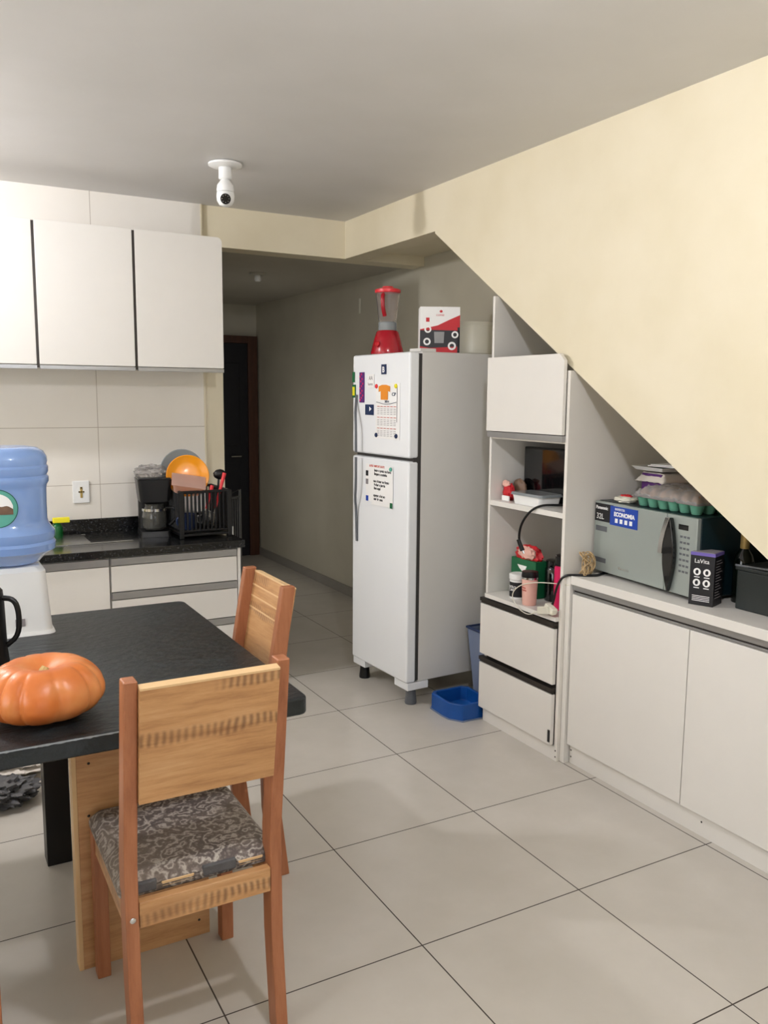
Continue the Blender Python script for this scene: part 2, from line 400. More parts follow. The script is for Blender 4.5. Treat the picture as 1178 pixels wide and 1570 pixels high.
bm = B(box, -2.0, -.305, 1.11, 1.738, .79, .83)
o = obj('worktop', bm, 'granite', bevel=.003); tag(o, 'long black speckled granite worktop along the tiled wall', 'worktop')
o = obj('upstand', B(box, -2.0, -.325, 1.718, 1.738, .83, .905), 'granite', o, .002)
t = thing('sink', 'stainless steel sink set into the black granite worktop', 'sink', (-1.25, 1.42, .83))
bm = B(box, -1.62, -.84, 1.335, 1.352, .8302, .834); box(bm, -1.62, -1.03, 1.64, 1.655, .8302, .834); box(bm, -1.62, -1.6, 1.352, 1.64, .8302, .834)
obj('rim', bm, 'steel', t, .001)
bm = bmesh.new(); taper(bm, .8302, .8345, .27, .14, .28, .148, -1.33, 1.496)
obj('bowl', bm, 'steel', t)
bm = bmesh.new(); tube(bm, [(-1.33, 1.68, .83), (-1.33, 1.68, 1.02), (-1.33, 1.62, 1.08), (-1.33, 1.52, 1.07), (-1.33, 1.49, 1.02)], .011, smooth=2)
obj('tap', bm, 'chrome', t)

t = thing('wall_socket', 'square white wall socket on the tiles above the worktop', 'socket', (-1.028, 1.738, 1.055))
obj('face_plate', B(box, -1.073, -.984, 1.728, 1.738, .995, 1.118), 'white', t, .004)
bm = B(box, -1.034, -1.022, 1.7255, 1.729, 1.025, 1.085); box(bm, -1.042, -1.014, 1.7255, 1.729, 1.053, 1.062)
obj('socket_insert', bm, 'brownstain', t, .001)
bm = bmesh.new()
for dx, dz in ((0, .022), (-.012, 0), (.012, 0)): lump(bm, (-1.028 + dx, 1.7255, 1.058 + dz), .004, .002, .004, 0, seg=10)
obj('pin_holes', bm, 'dark', t)

t = thing('dish_soap_bottle', 'green dish soap bottle with yellow cap beside the sink', 'bottle', (-1.18, 1.6, .83))
obj('body', B(lathe, [(.028, 0), (.03, .01), (.03, .06), (.02, .078), (.012, .082)], (-1.18, 1.6, .8302)), 'soap', t)
o = obj('cap', B(box, -1.2, -1.115, 1.585, 1.615, .912, .94), 'yellow', t, .004)

# coffee maker
X0, Y0 = -.69, 1.50
t = thing('coffee_maker', 'black drip coffee maker with glass jug on the black worktop', 'coffee maker', (X0, Y0, .8305), R(-8))
bm = bmesh.new(); taper(bm, 0, .03, .082, .11, .078, .105); obj('base', bm, 'blackp', t, world=False)
bm = bmesh.new(); taper(bm, .03, .19, .076, .035, .076, .035, 0, .07); obj('column', bm, 'blackp', t, world=False)
bm = bmesh.new(); taper(bm, .19, .31, .078, .10, .09, .108); obj('brew_head', bm, 'blackp', t, world=False)
obj('lid', B(box, -.085, .085, -.10, .10, .31, .318), 'blackp', t, .003, world=False)
j = obj('glass_jug', B(lathe, [(.052, .034), (.062, .045), (.066, .09), (.06, .135), (.048, .16), (.05, .175)], (0, -.03, 0)), 'coffee', t, world=False)
obj('jug_band', B(lathe, [(.0625, .136), (.0645, .136), (.0645, .15), (.056, .15)], (0, -.03, 0)), 'chrome', j, world=False)
bm = bmesh.new(); tube(bm, [(.058, -.06, .155), (.105, -.09, .155), (.112, -.095, .10), (.075, -.07, .06)], .008, smooth=2)
obj('jug_handle', bm, 'blackp', j, world=False)
for k in range(1):
    obj('brand_plate', txtbm('coffee', .02, faceY(-.028, -.103, .245) @ Matrix.Translation((0, 0, -.001))), 'greyink', t, world=False)
bm = bmesh.new(); lump(bm, (-.70, 1.50, 1.178), .085, .07, .036, .45, 3.5, seg=36, seed=3, flat=.028)
o = obj('plastic_bag', bm, 'film'); tag(o, 'crumpled clear plastic bag lying on top of the coffee maker', 'bag')

# dish rack
t = thing('dish_rack', 'black dish drying rack at the right end of the worktop', 'dish rack', (-.47, 1.42, .83))
x0, x1, y0, y1 = -.60, -.335, 1.27, 1.58
bm = bmesh.new(); tube(bm, [(x0, y0, 1.08), (x1, y0, 1.08), (x1, y1, 1.08), (x0, y1, 1.08), (x0, y0, 1.08)], .008)
tube(bm, [(x0, y0, .87), (x1, y0, .87), (x1, y1, .87), (x0, y1, .87), (x0, y0, .87)], .006)
for i in range(12):
    x = x0 + (x1 - x0) * (i + .5) / 12
    for y in (y0, y1): tube(bm, [(x, y, .87), (x, y, 1.08)], .0055, 6)
for i in range(10):
    y = y0 + (y1 - y0) * (i + .5) / 10
    for x in (x0, x1): tube(bm, [(x, y, .87), (x, y, 1.08)], .0055, 6)
    tube(bm, [(x0, y, .87), (x1, y, .87)], .003, 6)
obj('wire_basket', bm, 'blackp', t)
for x, y in ((x0, y0), (x1, y0), (x0, y1), (x1, y1)): obj('leg', B(box, x - .012, x + .012, y - .008, y + .008, .831, 1.085), 'blackp', t, .003)
obj('drip_tray', B(box, x0 - .005, x1 + .005, y0 - .005, y1 + .005, .842, .856), 'blackp', t, .003)

def plate(name, c, r, tilt, turn, mat, label, deep=.02):
    t_ = Matrix.Translation(c) @ Matrix.Rotation(R(turn), 4, 'Z') @ Matrix.Rotation(R(90 - tilt), 4, 'X')
    bm = bmesh.new()
    lathe(bm, [(.02, -deep), (r * .6, -deep), (r * .72, -deep * .75), (r, 0), (r, .003), (r * .97, .004), (r * .70, -deep * .55), (r * .58, -deep * .7), (.02, -deep * .7)], seg=48, T=t_)
    return tag(obj(name, bm, mat), label, 'plate')
plate('dinner_plate', (-.535, 1.47, 1.18), .118, 12, -12, 'greyplate', 'grey glass plate standing behind the orange plate in the dish rack')
plate('dinner_plate', (-.522, 1.41, 1.155), .115, 14, -12, 'orangeplate', 'glossy orange plate standing in the black dish rack')
t = thing('food_container', 'pinkish clear plastic food container leaning in front of the orange plate', 'container', (-.545, 1.345, 1.085), 0, None, (R(28), R(9), R(-12)))
bm = bmesh.new(); taper(bm, 0, .055, .072, .045, .084, .055); obj('tub', bm, 'pinkclear', t, world=False)
obj('rim', B(box, -.090, .090, -.06, .06, .055, .059), 'pinkclear', t, .002, world=False)
for sx, tx, lb in ((-.455, -.425, 'red plastic tongs handle leaning left in the dish rack'), (-.405, -.355, 'longer red spatula handle leaning right in the dish rack')):
    t = thing('kitchen_utensil', lb, 'utensil', (sx, 1.29, .95))
    bm = bmesh.new(); h = 1.11 if sx < -.42 else 1.175
    tube(bm, [(sx - .005, 1.285, .985), (tx, 1.285, h)], [.007, .010]); obj('handle', bm, 'redh', t)
    bm = bmesh.new(); tube(bm, [(sx - .02, 1.29, .88), (sx - .005, 1.285, .99)], .004); obj('shaft', bm, 'steel', t)
t = thing('ladle', 'black ladle head standing up behind the red handles in the rack', 'ladle', (-.37, 1.36, .9))
bm = bmesh.new(); lump(bm, (-.355, 1.37, 1.16), .035, .022, .028, .1); obj('scoop', bm, 'blackp', t)
bm = bmesh.new(); tube(bm, [(-.38, 1.37, .87), (-.36, 1.37, 1.15)], .006); obj('handle', bm, 'blackp', t)
for x, y, lb in ((-.55, 1.33, 'dark blue mug lying in the left of the dish rack'), (-.43, 1.36, 'steel cup lying in the right of the dish rack')):
    t = thing('cup', lb, 'cup', (x, y, .875))
    obj('cup_body', B(lathe, [(.03, 0), (.036, .01), (.04, .085), (.037, .085), (.033, .012)], (x, y, .8735)), 'navy' if x < -.5 else 'steel', t)
    bm = bmesh.new(); tube(bm, [(x - .038, y, .94), (x - .06, y, .935), (x - .058, y, .90), (x - .036, y, .895)], .005, smooth=1); obj('cup_handle', bm, 'navy' if x < -.5 else 'steel', t)

# folded trolley in the hall opening
t = thing('folding_cart', 'folded metal trolley with black and grey handles standing in the hallway', 'trolley', (0, 2.3, 0))
bm = bmesh.new(); tube(bm, [(-.13, 2.3, .88), (-.08, 2.3, .93), (-.02, 2.3, .90), (.015, 2.3, .80), (.02, 2.3, .62), (.02, 2.3, .02)], .011, smooth=2); obj('black_handle', bm, 'blackp', t)
bm = bmesh.new(); tube(bm, [(.02, 2.28, .58), (.02, 2.28, .72)], .012); obj('silver_joint', bm, 'chrome', t)
bm = bmesh.new(); tube(bm, [(.03, 2.34, .02), (.03, 2.34, .93), (.10, 2.34, .96), (.10, 2.34, .02)], .008); tube(bm, [(.03, 2.34, .90), (.10, 2.34, .91)], .008)
for x in (.05, .065, .08): tube(bm, [(x, 2.34, .3), (x, 2.34, .9)], .003, 6)
tube(bm, [(.03, 2.34, .3), (.10, 2.34, .3)], .006)
obj('grey_frame', bm, 'greyhall', t)
bm = bmesh.new(); lathe(bm, [(.05, -.012), (.055, 0), (.05, .012)], T=Matrix.Translation((.02, 2.37, .056)) @ Matrix.Rotation(R(90), 4, 'Y')); obj('wheel', bm, 'blackp', t)

# ------------------------------------------------------------------ fridge
FR = thing('fridge', 'tall white two-door fridge standing on black feet', 'fridge', (.325, .475, 0), R(2.5))
def fo(name, bm, mat, p=FR, bev=0., **k): return obj(name, bm, mat, p, bev, world=False, **k)
fo('body', B(box, .075, .64, .005, .565, .125, 1.815), 'fside', bev=.006)
fo('door_seal', B(box, .03, .076, .004, .566, .135, 1.805), 'seal')
dl = fo('fridge_door', B(box, 0, .06, 0, .57, .125, 1.272), 'fridge', bev=.012)
du = fo('freezer_door', B(box, 0, .06, 0, .57, 1.288, 1.812), 'fridge', bev=.012)
def handle(pts, p):
    bm = bmesh.new(); tube(bm, pts, .007, 10, smooth=1); fo('handle', bm, 'greyplastic', p)
    return
handle([(-.006, .515, 1.60), (-.012, .512, 1.55), (-.03, .485, 1.49), (-.04, .462, 1.43), (-.04, .46, 1.293)], du)
handle([(-.04, .46, 1.267), (-.04, .46, 1.11), (-.03, .485, 1.04), (-.012, .505, .97), (-.006, .507, .80)], dl)
fo('hinge_cover', B(box, .075, .17, .02, .12, 1.815, 1.832), 'fside', bev=.003)
for y0, y1 in ((.0, .13), (.44, .57)): fo('foot_bracket', B(box, .01, .14, y0, y1, .085, .125), 'fridge', bev=.004)
fo('rear_base', B(box, .5, .64, .02, .55, .09, .125), 'dark')
for x, y in ((.06, .045), (.06, .525), (.57, .045), (.57, .525)):
    fo('foot', B(lathe, [(.03, 0), (.032, .008), (.028, .04), (.024, .09)], (x, y, 0)), 'greyplastic' if y < .3 and x < .3 else 'blackp')
FM = wm(FR)
def stick(name, label, cat, y, z, w, h, mat, extra=None, t=.003, group=None, x=-.0015, rad=0):
    """flat thing stuck on the fridge front; y = left edge (far), runs towards -y"""
    o = thing(name, label, cat, FM @ Vector((x, y, z)), R(2.5), group)
    obj('sheet' if cat == 'paper' else 'magnet_body', B(box, -t, 0, -w, 0, 0, h), mat, o, rad, world=False)
    for nm, bm, mt in (extra or []): obj(nm, bm, mt, o, world=False)
    return o
# local decal helpers: coordinates measured from the sheet's lower left corner seen from the front
def rect(a, b, c, d_, t=.003, e=.0006): return B(box, -t - e, -t + .0001, -c, -a, b, d_)
stick('fridge_magnet', 'small blue and white magnet near the top middle of the freezer door', 'magnet', .262, 1.706, .046, .05, 'navy', [('emblem', txtbm('B', .04, faceX(-.0031, -.010, .010), .0008, bold=.001), 'paper')])
stick('fridge_magnet', 'long purple and pink patterned magnet on the freezer door', 'magnet', .488, 1.56, .05, .16, 'purple',
      [('flower_spots', (lambda b: ([lump(b, (-.003, -.008 - .028 * ((k * 7) % 5) / 4, .012 + .0125 * k), .0012, .007, .006, 0, seg=10) for k in range(12)], b)[1])(bmesh.new()), 'magenta')])
stick('fridge_magnet', 'dark green strip magnet at the far upper edge of the freezer door', 'magnet', .566, 1.668, .024, .055, 'green')
stick('fridge_magnet', 'green and yellow picture magnet at the far edge of the freezer door', 'magnet', .567, 1.585, .036, .07, 'green', [('picture', rect(.004, .012, .028, .058), 'yellow')])
stick('fridge_magnet', 'pale sticker with small grey figures left of the calendar', 'magnet', .405, 1.638, .07, .07, 'paper',
      [('figures', (lambda b: (join(b, txtbm('AA', .03, faceX(-.0031, -.018, .04), .0006)), join(b, txtbm('home', .022, faceX(-.0031, -.008, .012), .0006)), b)[2])(bmesh.new()), 'greyink')])
stick('fridge_magnet', 'dark navy square magnet with white arrow beside the calendar', 'magnet', .425, 1.495, .085, .055, 'navy', [('arrow', (lambda b: (prism(b, [(-.068, .032), (-.045, .044), (-.045, .02)], 'x', -.0042, -.003), b)[1])(bmesh.new()), 'paper')])
# calendar
ex = []
ex.append(('shirt_print', (lambda b: (prism(b, [(-.03, .30), (-.03, .335), (-.06, .345), (-.10, .345), (-.135, .335), (-.135, .30), (-.115, .305), (-.115, .25), (-.05, .25), (-.05, .305)], 'x', -.0038, -.0029), b)[1])(bmesh.new()), 'orange'))
for q in range(3):
    z = .205 - q * .07; b_ = bmesh.new()
    for k in range(6): join(b_, rect(.018 + .03 * k, z, .040 + .03 * k, z + .004))
    ex.append(('month_line', b_, 'redink'))
    b_ = bmesh.new()
    for rr in range(4):
        for k in range(6): join(b_, rect(.018 + .03 * k, .190 - q * .07 - rr * .011, .038 + .03 * k, .1925 - q * .07 - rr * .011))
    ex.append(('day_grid', b_, 'greyink'))
b_ = bmesh.new(); tube(b_, [(-.0035, -.01, .235), (-.0035, -.10, .218), (-.0035, -.19, .235)], .0015, 6, smooth=2); join(b_, txtbm('2024', .02, faceX(-.0031, -.085, .232), .0006)); join(b_, txtbm('CP', .03, faceX(-.0031, -.15, .275), .0006))
ex.append(('emblem', b_, 'navy'))
ex.append(('edge_line', rect(.196, .11, .199, .33), 'greyink'))
stick('wall_calendar', 'white calendar sheet with an orange shirt on the freezer door', 'paper', .318, 1.376, .2205, .355, 'paper', ex, .0012)
kid = [o for o in C.objects if o.name.startswith('wall_calendar')][0]
kid.scale = (1, 1.07, .80)
for y, z, lb in ((.308, 1.645, 'redh'), (.118, 1.645, 'yellow'), (.308, 1.392, 'navy'), (.112, 1.394, 'navy')):
    nm = {('redh'): 'round red magnet on the upper left calendar corner', 'yellow': 'round yellow magnet on the upper right calendar corner'}.get(lb) or ('round navy magnet on the lower %s calendar corner' % ('left' if y > .3 else 'right'))
    o = obj('round_magnet', B(lathe, [(.011, 0), (.012, .003), (.009, .007)], T=FM @ faceX(-.0028, y, z)), lb); tag(o, nm, 'magnet')
# handwritten notes
def scribble(lines, w, z0, dz, size, seed):
    random.seed(seed); b = bmesh.new()
    for i, s in enumerate(lines): join(b, txtbm(s, size, faceX(-.0016, -.02 - .01 * random.random(), z0 - i * dz), .0006, bold=.0006))
    return b
stick('note_sheet', 'white handwritten note in black marker on the lower fridge door', 'paper', .352, 1.022, .215, .20, 'paper',
      [('writing', scribble(['lavar o prato na hora', 'limpar a cozinha', '', 'nao deixar no fogao', 'fechar a janela', 'lixo aqui', '', 'apagar a luz ao', 'sair de casa'], .2, .178, .019, .0195, 2), 'ink')], .0015, x=-.0045)
stick('note_sheet', 'white sheet with a red heading behind the handwritten note', 'paper', .415, 1.035, .275, .20, 'paper',
      [('heading', (lambda b: (join(b, txtbm('AVISO IMPORTANTE', .017, faceX(-.0016, -.035, .186), .0006, bold=.0005)), b)[1])(bmesh.new()), 'redink')], .0015)
for y, z, mt, lb in ((.155, 1.222, 'teal', 'round teal magnet at the upper right corner of the handwritten note'), (.148, 1.035, 'green', 'small green magnet at the lower right corner of the handwritten note'),
                     (.40, 1.185, 'ink', 'small black magnet at the upper left of the handwritten note'), (.40, 1.14, 'greyink', 'small grey magnet at the middle left of the handwritten note'), (.398, 1.05, 'bluepr', 'small blue magnet at the lower left of the handwritten note')):
    o = obj('round_magnet' if mt == 'teal' else 'square_magnet', B(lathe, [(.010, 0), (.011, .003), (.009, .007)], T=FM @ faceX(-.006 if y < .3 else -.003, y, z)) if mt == 'teal' else B(box, -.007 if y > .3 else -.010, -.003 if y > .3 else -.006, y - .01, y + .01, z - .014, z + .014, T=FM), mt)
    tag(o, lb, 'magnet')

# things on the fridge
bx, by = .435, .90
t = thing('blender', 'red blender with a clear jug on top of the fridge', 'blender', (bx, by, 1.815))
zb = 1.818 if False else 1.816
obj('motor_base', B(lathe, [(.088, 0), (.09, .008), (.082, .04), (.072, .08), (.060, .118), (.052, .125)], (bx, by, zb)), 'red', t)
obj('collar', B(lathe, [(.047, .125), (.05, .13), (.05, .165), (.046, .17)], (bx, by, zb)), 'greyplate', t)
j = obj('jug', B(lathe, [(.045, .17), (.05, .185), (.064, .31), (.066, .32), (.062, .32), (.058, .305), (.045, .19), (.04, .175)], (bx, by, zb), cap=False), 'jug', t)
obj('jug_lid', B(lathe, [(.064, .32), (.069, .325), (.069, .338), (.05, .345), (.03, .347), (.028, .355), (.005, .356)], (bx, by, zb)), 'redh', t)
bm = bmesh.new(); tube(bm, [(bx - .045, by - .035, zb + .31), (bx - .065, by - .06, zb + .30), (bx - .062, by - .058, zb + .24), (bx - .04, by - .04, zb + .20)], .011, smooth=2); obj('jug_handle', bm, 'red', j)
obj('speed_dial', B(lathe, [(.014, 0), (.016, .006), (.010, .014)], T=Matrix.Translation((bx - .072, by - .03, zb + .05)) @ Matrix.Rotation(R(-75), 4, 'Y')), 'redp', t)

t = thing('coffee_pod_box', 'red and white carton of a coffee machine on top of the fridge', 'box', (.490, .655, 1.8155), R(-27))
xa, xb, yf = 0, .205, 0
obj('carton', B(box, xa, xb, yf, yf + .12, 0.0005, 0.235), 'paper', t, .001, world=False)
e = .001
bm = bmesh.new(); prism(bm, [(xa, 0.121), (xa + .09, 0.141), (xa + .15, 0.170), (xb, 0.194), (xb, 0.0005), (xa, 0.0005)], 'y', yf - e, yf - .0001); obj('red_field', bm, 'redp', t, smooth=False, world=False)
bm = bmesh.new(); prism(bm, [(xa, 0.116), (xa + .06, 0.118), (xb, 0.116), (xb, 0.036), (xa + .05, 0.027), (xa, 0.036)], 'y', yf - 2 * e, yf - e); box(bm, xb - .012, xb, yf - 2 * e, yf - e, 0.0005, 0.132); obj('black_band', bm, 'boxblack', t, smooth=False, world=False)
bm = bmesh.new(); prism(bm, [(xa + .075, 0.052), (xa + .072, 0.109), (xa + .125, 0.109), (xa + .122, 0.052)], 'y', yf - 3 * e, yf - 2 * e); obj('machine_picture', bm, 'pic', t, smooth=False, world=False)
bm = bmesh.new()
for px_, pz_, r_ in ((xa + .04, 0.121, .018), (xa + .036, 0.059, .019), (xa + .165, 0.038, .021), (xa + .18, 0.095, .018)):
    bm = bmesh.new()
    for k in range(20):
        a0, a1 = 2 * math.pi * k / 20, 2 * math.pi * (k + 1) / 20
        prism(bm, [(px_ + r_ * math.cos(a0), pz_ + r_ * math.sin(a0)), (px_ + r_ * math.cos(a1), pz_ + r_ * math.sin(a1)), (px_ + r_ * .55 * math.cos(a1), pz_ + r_ * .55 * math.sin(a1)), (px_ + r_ * .55 * math.cos(a0), pz_ + r_ * .55 * math.sin(a0))], 'y', yf - 4 * e, yf - 2 * e)
    obj('cup_picture', bm, 'paper', t, smooth=False, world=False)
bm = bmesh.new(); join(bm, txtbm('COFFEE', .012, faceY(xa + .082, yf - .0005, 0.189), .0006)); lump(bm, (xa + .107, yf, 0.212), .008, .001, .007, 0, seg=12); box(bm, xa + .03, xa + .048, yf - e, yf, 0.159, 0.180); obj('print', bm, 'redp', t, world=False)

t = thing('round_canister', 'cream rounded canister standing beside the carton on the fridge', 'canister', (.86, .74, 1.815))
obj('canister_body', B(lathe, [(.135, 0), (.14, .006), (.14, .155), (.132, .168), (.115, .172)], (.847, .71, 1.8165), seg=48), 'cream', t)
obj('canister_lid', B(lathe, [(.141, .15), (.142, .152), (.135, .17), (.02, .174)], (.847, .71, 1.8165), seg=48), 'cream', t)

# between fridge and tall cupboard
t = thing('pet_tray', 'blue plastic litter tray on the floor beside the fridge', 'tray', (.55, .29, 0))
def ring_prism(bm, outer, inner, z0, z1, zi):
    n = len(outer)
    A = [bm.verts.new((*p, z0)) for p in outer]; Bv = [bm.verts.new((p[0] * 1.0, p[1], z1)) for p in outer]
    D = [bm.verts.new((*p, z1)) for p in inner]; E = [bm.verts.new((*p, zi)) for p in inner]
    for i in range(n):
        j_ = (i + 1) % n
        bm.faces.new((A[i], A[j_], Bv[j_], Bv[i])); bm.faces.new((Bv[i], Bv[j_], D[j_], D[i])); bm.faces.new((D[i], D[j_], E[j_], E[i]))
    bm.faces.new(A[::-1]); bm.faces.new(E)
outer = [(.43, .29), (.435, .235), (.475, .175), (.64, .172), (.66, .20), (.66, .40), (.63, .425), (.46, .425), (.435, .40)]
cxy = Vector((.545, .30)); inner = [tuple(cxy + (Vector(p) - cxy) * .86) for p in outer]
bm = bmesh.new(); ring_prism(bm, outer, inner, .0, .085, .015)
obj('tray_body', bm, 'blue', t, .004)
bm = bmesh.new(); oo = [tuple(cxy + (Vector(p) - cxy) * 1.05) for p in outer]; prism(bm, oo, 'z', .0002, .006); obj('bottom_rim', bm, 'bluegrey', t)
t = thing('waste_bin', 'grey blue plastic bin squeezed between fridge and tall cupboard', 'bin', (.78, .31, 0))
outer = [(.69, .2), (.90, .2), (.90, .42), (.69, .42)]
bm = bmesh.new()
def frust(bm, c, a0, b0, a1, b1, z0, z1, th=.006):
    vs = []
    for a, b, z in ((a0, b0, z0), (a1, b1, z1), (a1 - th, b1 - th, z1), (a0 - th, b0 - th, z0 + th)):
        vs.append([bm.verts.new((c[0] + sx * a, c[1] + sy * b, z)) for sx, sy in ((-1, -1), (1, -1), (1, 1), (-1, 1))])
    for r0, r1 in zip(vs, vs[1:]):
        for i in range(4): bm.faces.new((r0[i], r0[(i + 1) % 4], r1[(i + 1) % 4], r1[i]))
    bm.faces.new(vs[0][::-1]); bm.faces.new(vs[-1])
frust(bm, (.80, .31), .10, .085, .135, .115, .0, .40); obj('bin_body', bm, 'bluegrey', t, .003)
bm = bmesh.new(); tube(bm, [(.665, .195, .40), (.935, .195, .40), (.935, .425, .40), (.665, .425, .40), (.665, .195, .40)], .008); obj('bin_rim', bm, 'navy', t)

# ------------------------------------------------------------------ tall cupboard under the stairs
TY0, TY1 = -.40, .155
t = TC = thing('tall_cupboard', 'tall white cupboard with open shelves and two drawers under the stairs', 'cupboard', (.87, -.12, 0))
def slz(y): return 2.43 - .654 * (.70 - y)
obj('left_panel', B(box, .583, 1.178, TY1 - .016, TY1, 0, slz(TY1 - .016) - .004), 'cab', t, .001)
obj('right_panel', B(box, .583, 1.178, TY0, TY0 + .018, 0, slz(TY0) - .004), 'cabin', t, .001)
bm = B(box, .585, 1.16, TY0 + .018, TY1 - .016, 1.40, 1.416); box(bm, .60, 1.16, TY0 + .018, TY1 - .016, 1.66, 1.676); obj('upper_box', bm, 'cabin', t, .001)
obj('shelf', B(box, .585, 1.16, TY0 + .018, TY1 - .016, 1.082, 1.106), 'cab', t, .001)
obj('lower_shelf', B(box, .565, 1.16, TY0 + .018, TY1 - .016, .632, .652), 'cab', t, .001)
obj('back_panel', B(box, 1.16, 1.172, TY0 + .018, TY1 - .016, .05, 1.68), 'cabin', t)
bm = bmesh.new(); prism(bm, [(TY1 + .002, 1.437), (TY0 + .018, 1.437), (TY0 + .018, 1.748), (TY0 + .048, 1.777), (TY1 + .002, 1.777)], 'x', .562, .580)
dd = obj('door', bm, 'cab', t, .0015)
obj('door_profile', B(box, .566, .585, TY0 + .018, TY1 - .002, 1.408, 1.434), 'alu', dd, .001)
obj('drawer_box', B(box, .585, 1.15, TY0 + .02, TY1 - .018, .07, .60), 'dark', t)
for z0, z1 in ((.348, .598), (.072, .302)):
    dd = obj('drawer', B(box, .562, .582, TY0 + .022, TY1 + .012, z0, z1), 'cab', t, .0015)
    bm = B(box, .566, .586, TY0 + .022, TY1 + .012, z1 + .002, z1 + .012); box(bm, .558, .586, TY0 + .022, TY1 + .012, z1 + .013, z1 + .03); obj('handle_profile', bm, 'darkalu', dd)
obj('plinth', B(box, .582, .60, TY0 + .002, TY1, 0, .066), 'cab', t, .001)
obj('stile', B(box, .60, .632, -.428, TY0 - .001, 0, .84), 'cab', t, .001)
bm = B(box, .558, .562, TY0 + .024, TY0 + .036, .085, .14)
obj('end_cap', bm, 'blackp', t)
bm = bmesh.new()
for y, z in ((-.393, .02), (-.393, .048)): lump(bm, (.582, y, z), .002, .004, .004, 0, seg=8)
obj('screw_caps', bm, 'dark', t)

# things on the shelves
t = thing('monitor', 'black glossy screen standing at the back of the upper open shelf', 'screen', (.76, -.14, 1.106))
obj('screen_frame', B(box, .742, .775, -.374, .088, 1.108, 1.362), 'blackp', t, .004)
obj('screen_glass', B(box, .739, .742, -.368, .080, 1.118, 1.354), 'blackg', t, .001)
t = thing('lunch_box', 'white plastic food box with a clear grey lid on the upper shelf', 'container', (.66, -.1, 1.106))
bm = bmesh.new(); taper(bm, 1.107, 1.15, .06, .095, .066, .103, .665, -.105); obj('tub', bm, 'white', t)
bm = bmesh.new(); taper(bm, 1.15, 1.162, .072, .112, .068, .108, .665, -.105); obj('lid', bm, 'greyplate', t)
t = thing('snack_bag', 'small red and white snack bag at the left of the upper shelf', 'bag', (.68, .08, 1.106))
bm = bmesh.new(); lump(bm, (.66, .095, 1.142), .024, .034, .045, .25, 4, seed=5, flat=.035); obj('bag_body', bm, 'redp', t)
bm = bmesh.new(); lump(bm, (.65, .105, 1.185), .012, .026, .016, .35, 5, seed=8); obj('bag_top', bm, 'pink', t)
obj('paper_label', B(box, .630, .635, .055, .110, 1.107, 1.130), 'paper', t)
bm = bmesh.new(); lump(bm, (.715, .085, 1.158), .02, .05, .05, .2, 4, seed=9, flat=.049)
o = obj('brown_packet', bm, 'brownpk'); tag(o, 'brown packet behind the small red snack bag', 'packet')

t = thing('coffee_packet', 'green and red ground coffee packet on the lower open shelf', 'packet', (.72, .03, .652))
bm = B(box, .69, .76, -.085, .10, .653, .83); obj('packet_body', bm, 'green', t, .004)
bm = bmesh.new(); lump(bm, (.725, .008, .85), .035, .09, .045, .25, 3, seed=2); obj('folded_top', bm, 'redp', t)
bm = bmesh.new(); lump(bm, (.70, -.005, .862), .02, .062, .03, .3, 4, seed=6); obj('clear_window', bm, 'pink', t)
obj('label_patch', B(box, .688, .6901, .03, .085, .71, .74), 'paper', t); obj('label_patch', B(box, .688, .6901, .03, .085, .675, .703), 'paper', t); bm = bmesh.new(); prism(bm, [(-.02, .80), (.05, .80), (.035, .785), (.01, .77), (-.005, .77)], 'x', .688, .6901); obj('label_print', bm, 'paper', t)
def cyl_thing(name, label, cat, x, y, z, body, mat, lid=None, lmat=None, extra=None):
    t = thing(name, label, cat, (x, y, z))
    obj('body', B(lathe, body, (x, y, z + .0005)), mat, t)
    if lid: obj('lid', B(lathe, lid, (x, y, z + .0005)), lmat, t)
    for nm, bm, mm in extra or []: obj(nm, bm, mm, t)
    return t
Z6 = .652
cyl_thing('powder_jar', 'white jar with a black label in front of the green coffee packet', 'jar', .64, -.02, Z6, [(.036, 0), (.038, .004), (.038, .088), (.034, .092)], 'white', [(.039, .093), (.041, .095), (.041, .117), (.037, .12)], 'white',
          [('label', B(lathe, [(.0385, .012), (.0387, .012), (.0387, .082), (.0385, .082)], (.64, -.02, Z6)), 'ink'), ('label_text', txtbm('DOLCE\nCAFE', .016, faceX(.6008, -.005, Z6 + .055), .0006), 'paper')])
cyl_thing('travel_tumbler', 'pale pink tumbler with a dark lid on the lower open shelf', 'tumbler', .61, -.145, Z6, [(.030, 0), (.032, .004), (.037, .125), (.036, .13)], 'pink', [(.038, .13), (.039, .133), (.037, .155), (.02, .158)], 'blackp',
          [('steel_ring', B(lathe, [(.0382, .122), (.039, .122), (.039, .131), (.0382, .131)], (.61, -.145, Z6)), 'chrome'), ('print', txtbm('keep\nwarm', .013, faceX(.5745, -.135, Z6 + .08), .0006), 'redink')])
cyl_thing('dark_jar', 'tall black glossy jar behind the pink tumbler', 'jar', .77, -.13, Z6, [(.045, 0), (.047, .005), (.047, .15), (.04, .16)], 'blackg', [(.04, .16), (.043, .163), (.043, .19), (.03, .195)], 'blackg')
cyl_thing('sports_bottle', 'bright pink bottle with black cap at the right of the lower shelf', 'bottle', .685, -.282, Z6, [(.036, 0), (.038, .004), (.038, .19), (.03, .2)], 'magenta', [(.034, .2), (.036, .203), (.036, .245), (.025, .25)], 'blackp')
bm = bmesh.new(); tube(bm, [(.79, -.30, 1.115), (.66, -.27, 1.125), (.575, -.21, 1.12), (.555, -.14, 1.04), (.56, -.115, .955), (.57, -.13, .92)], .0055, 8, smooth=3)
t = thing('hanging_cable', 'black cable hanging over the edge of the upper shelf', 'cable', (.6, -.2, 1.1)); obj('cable', bm, 'blackp', t)
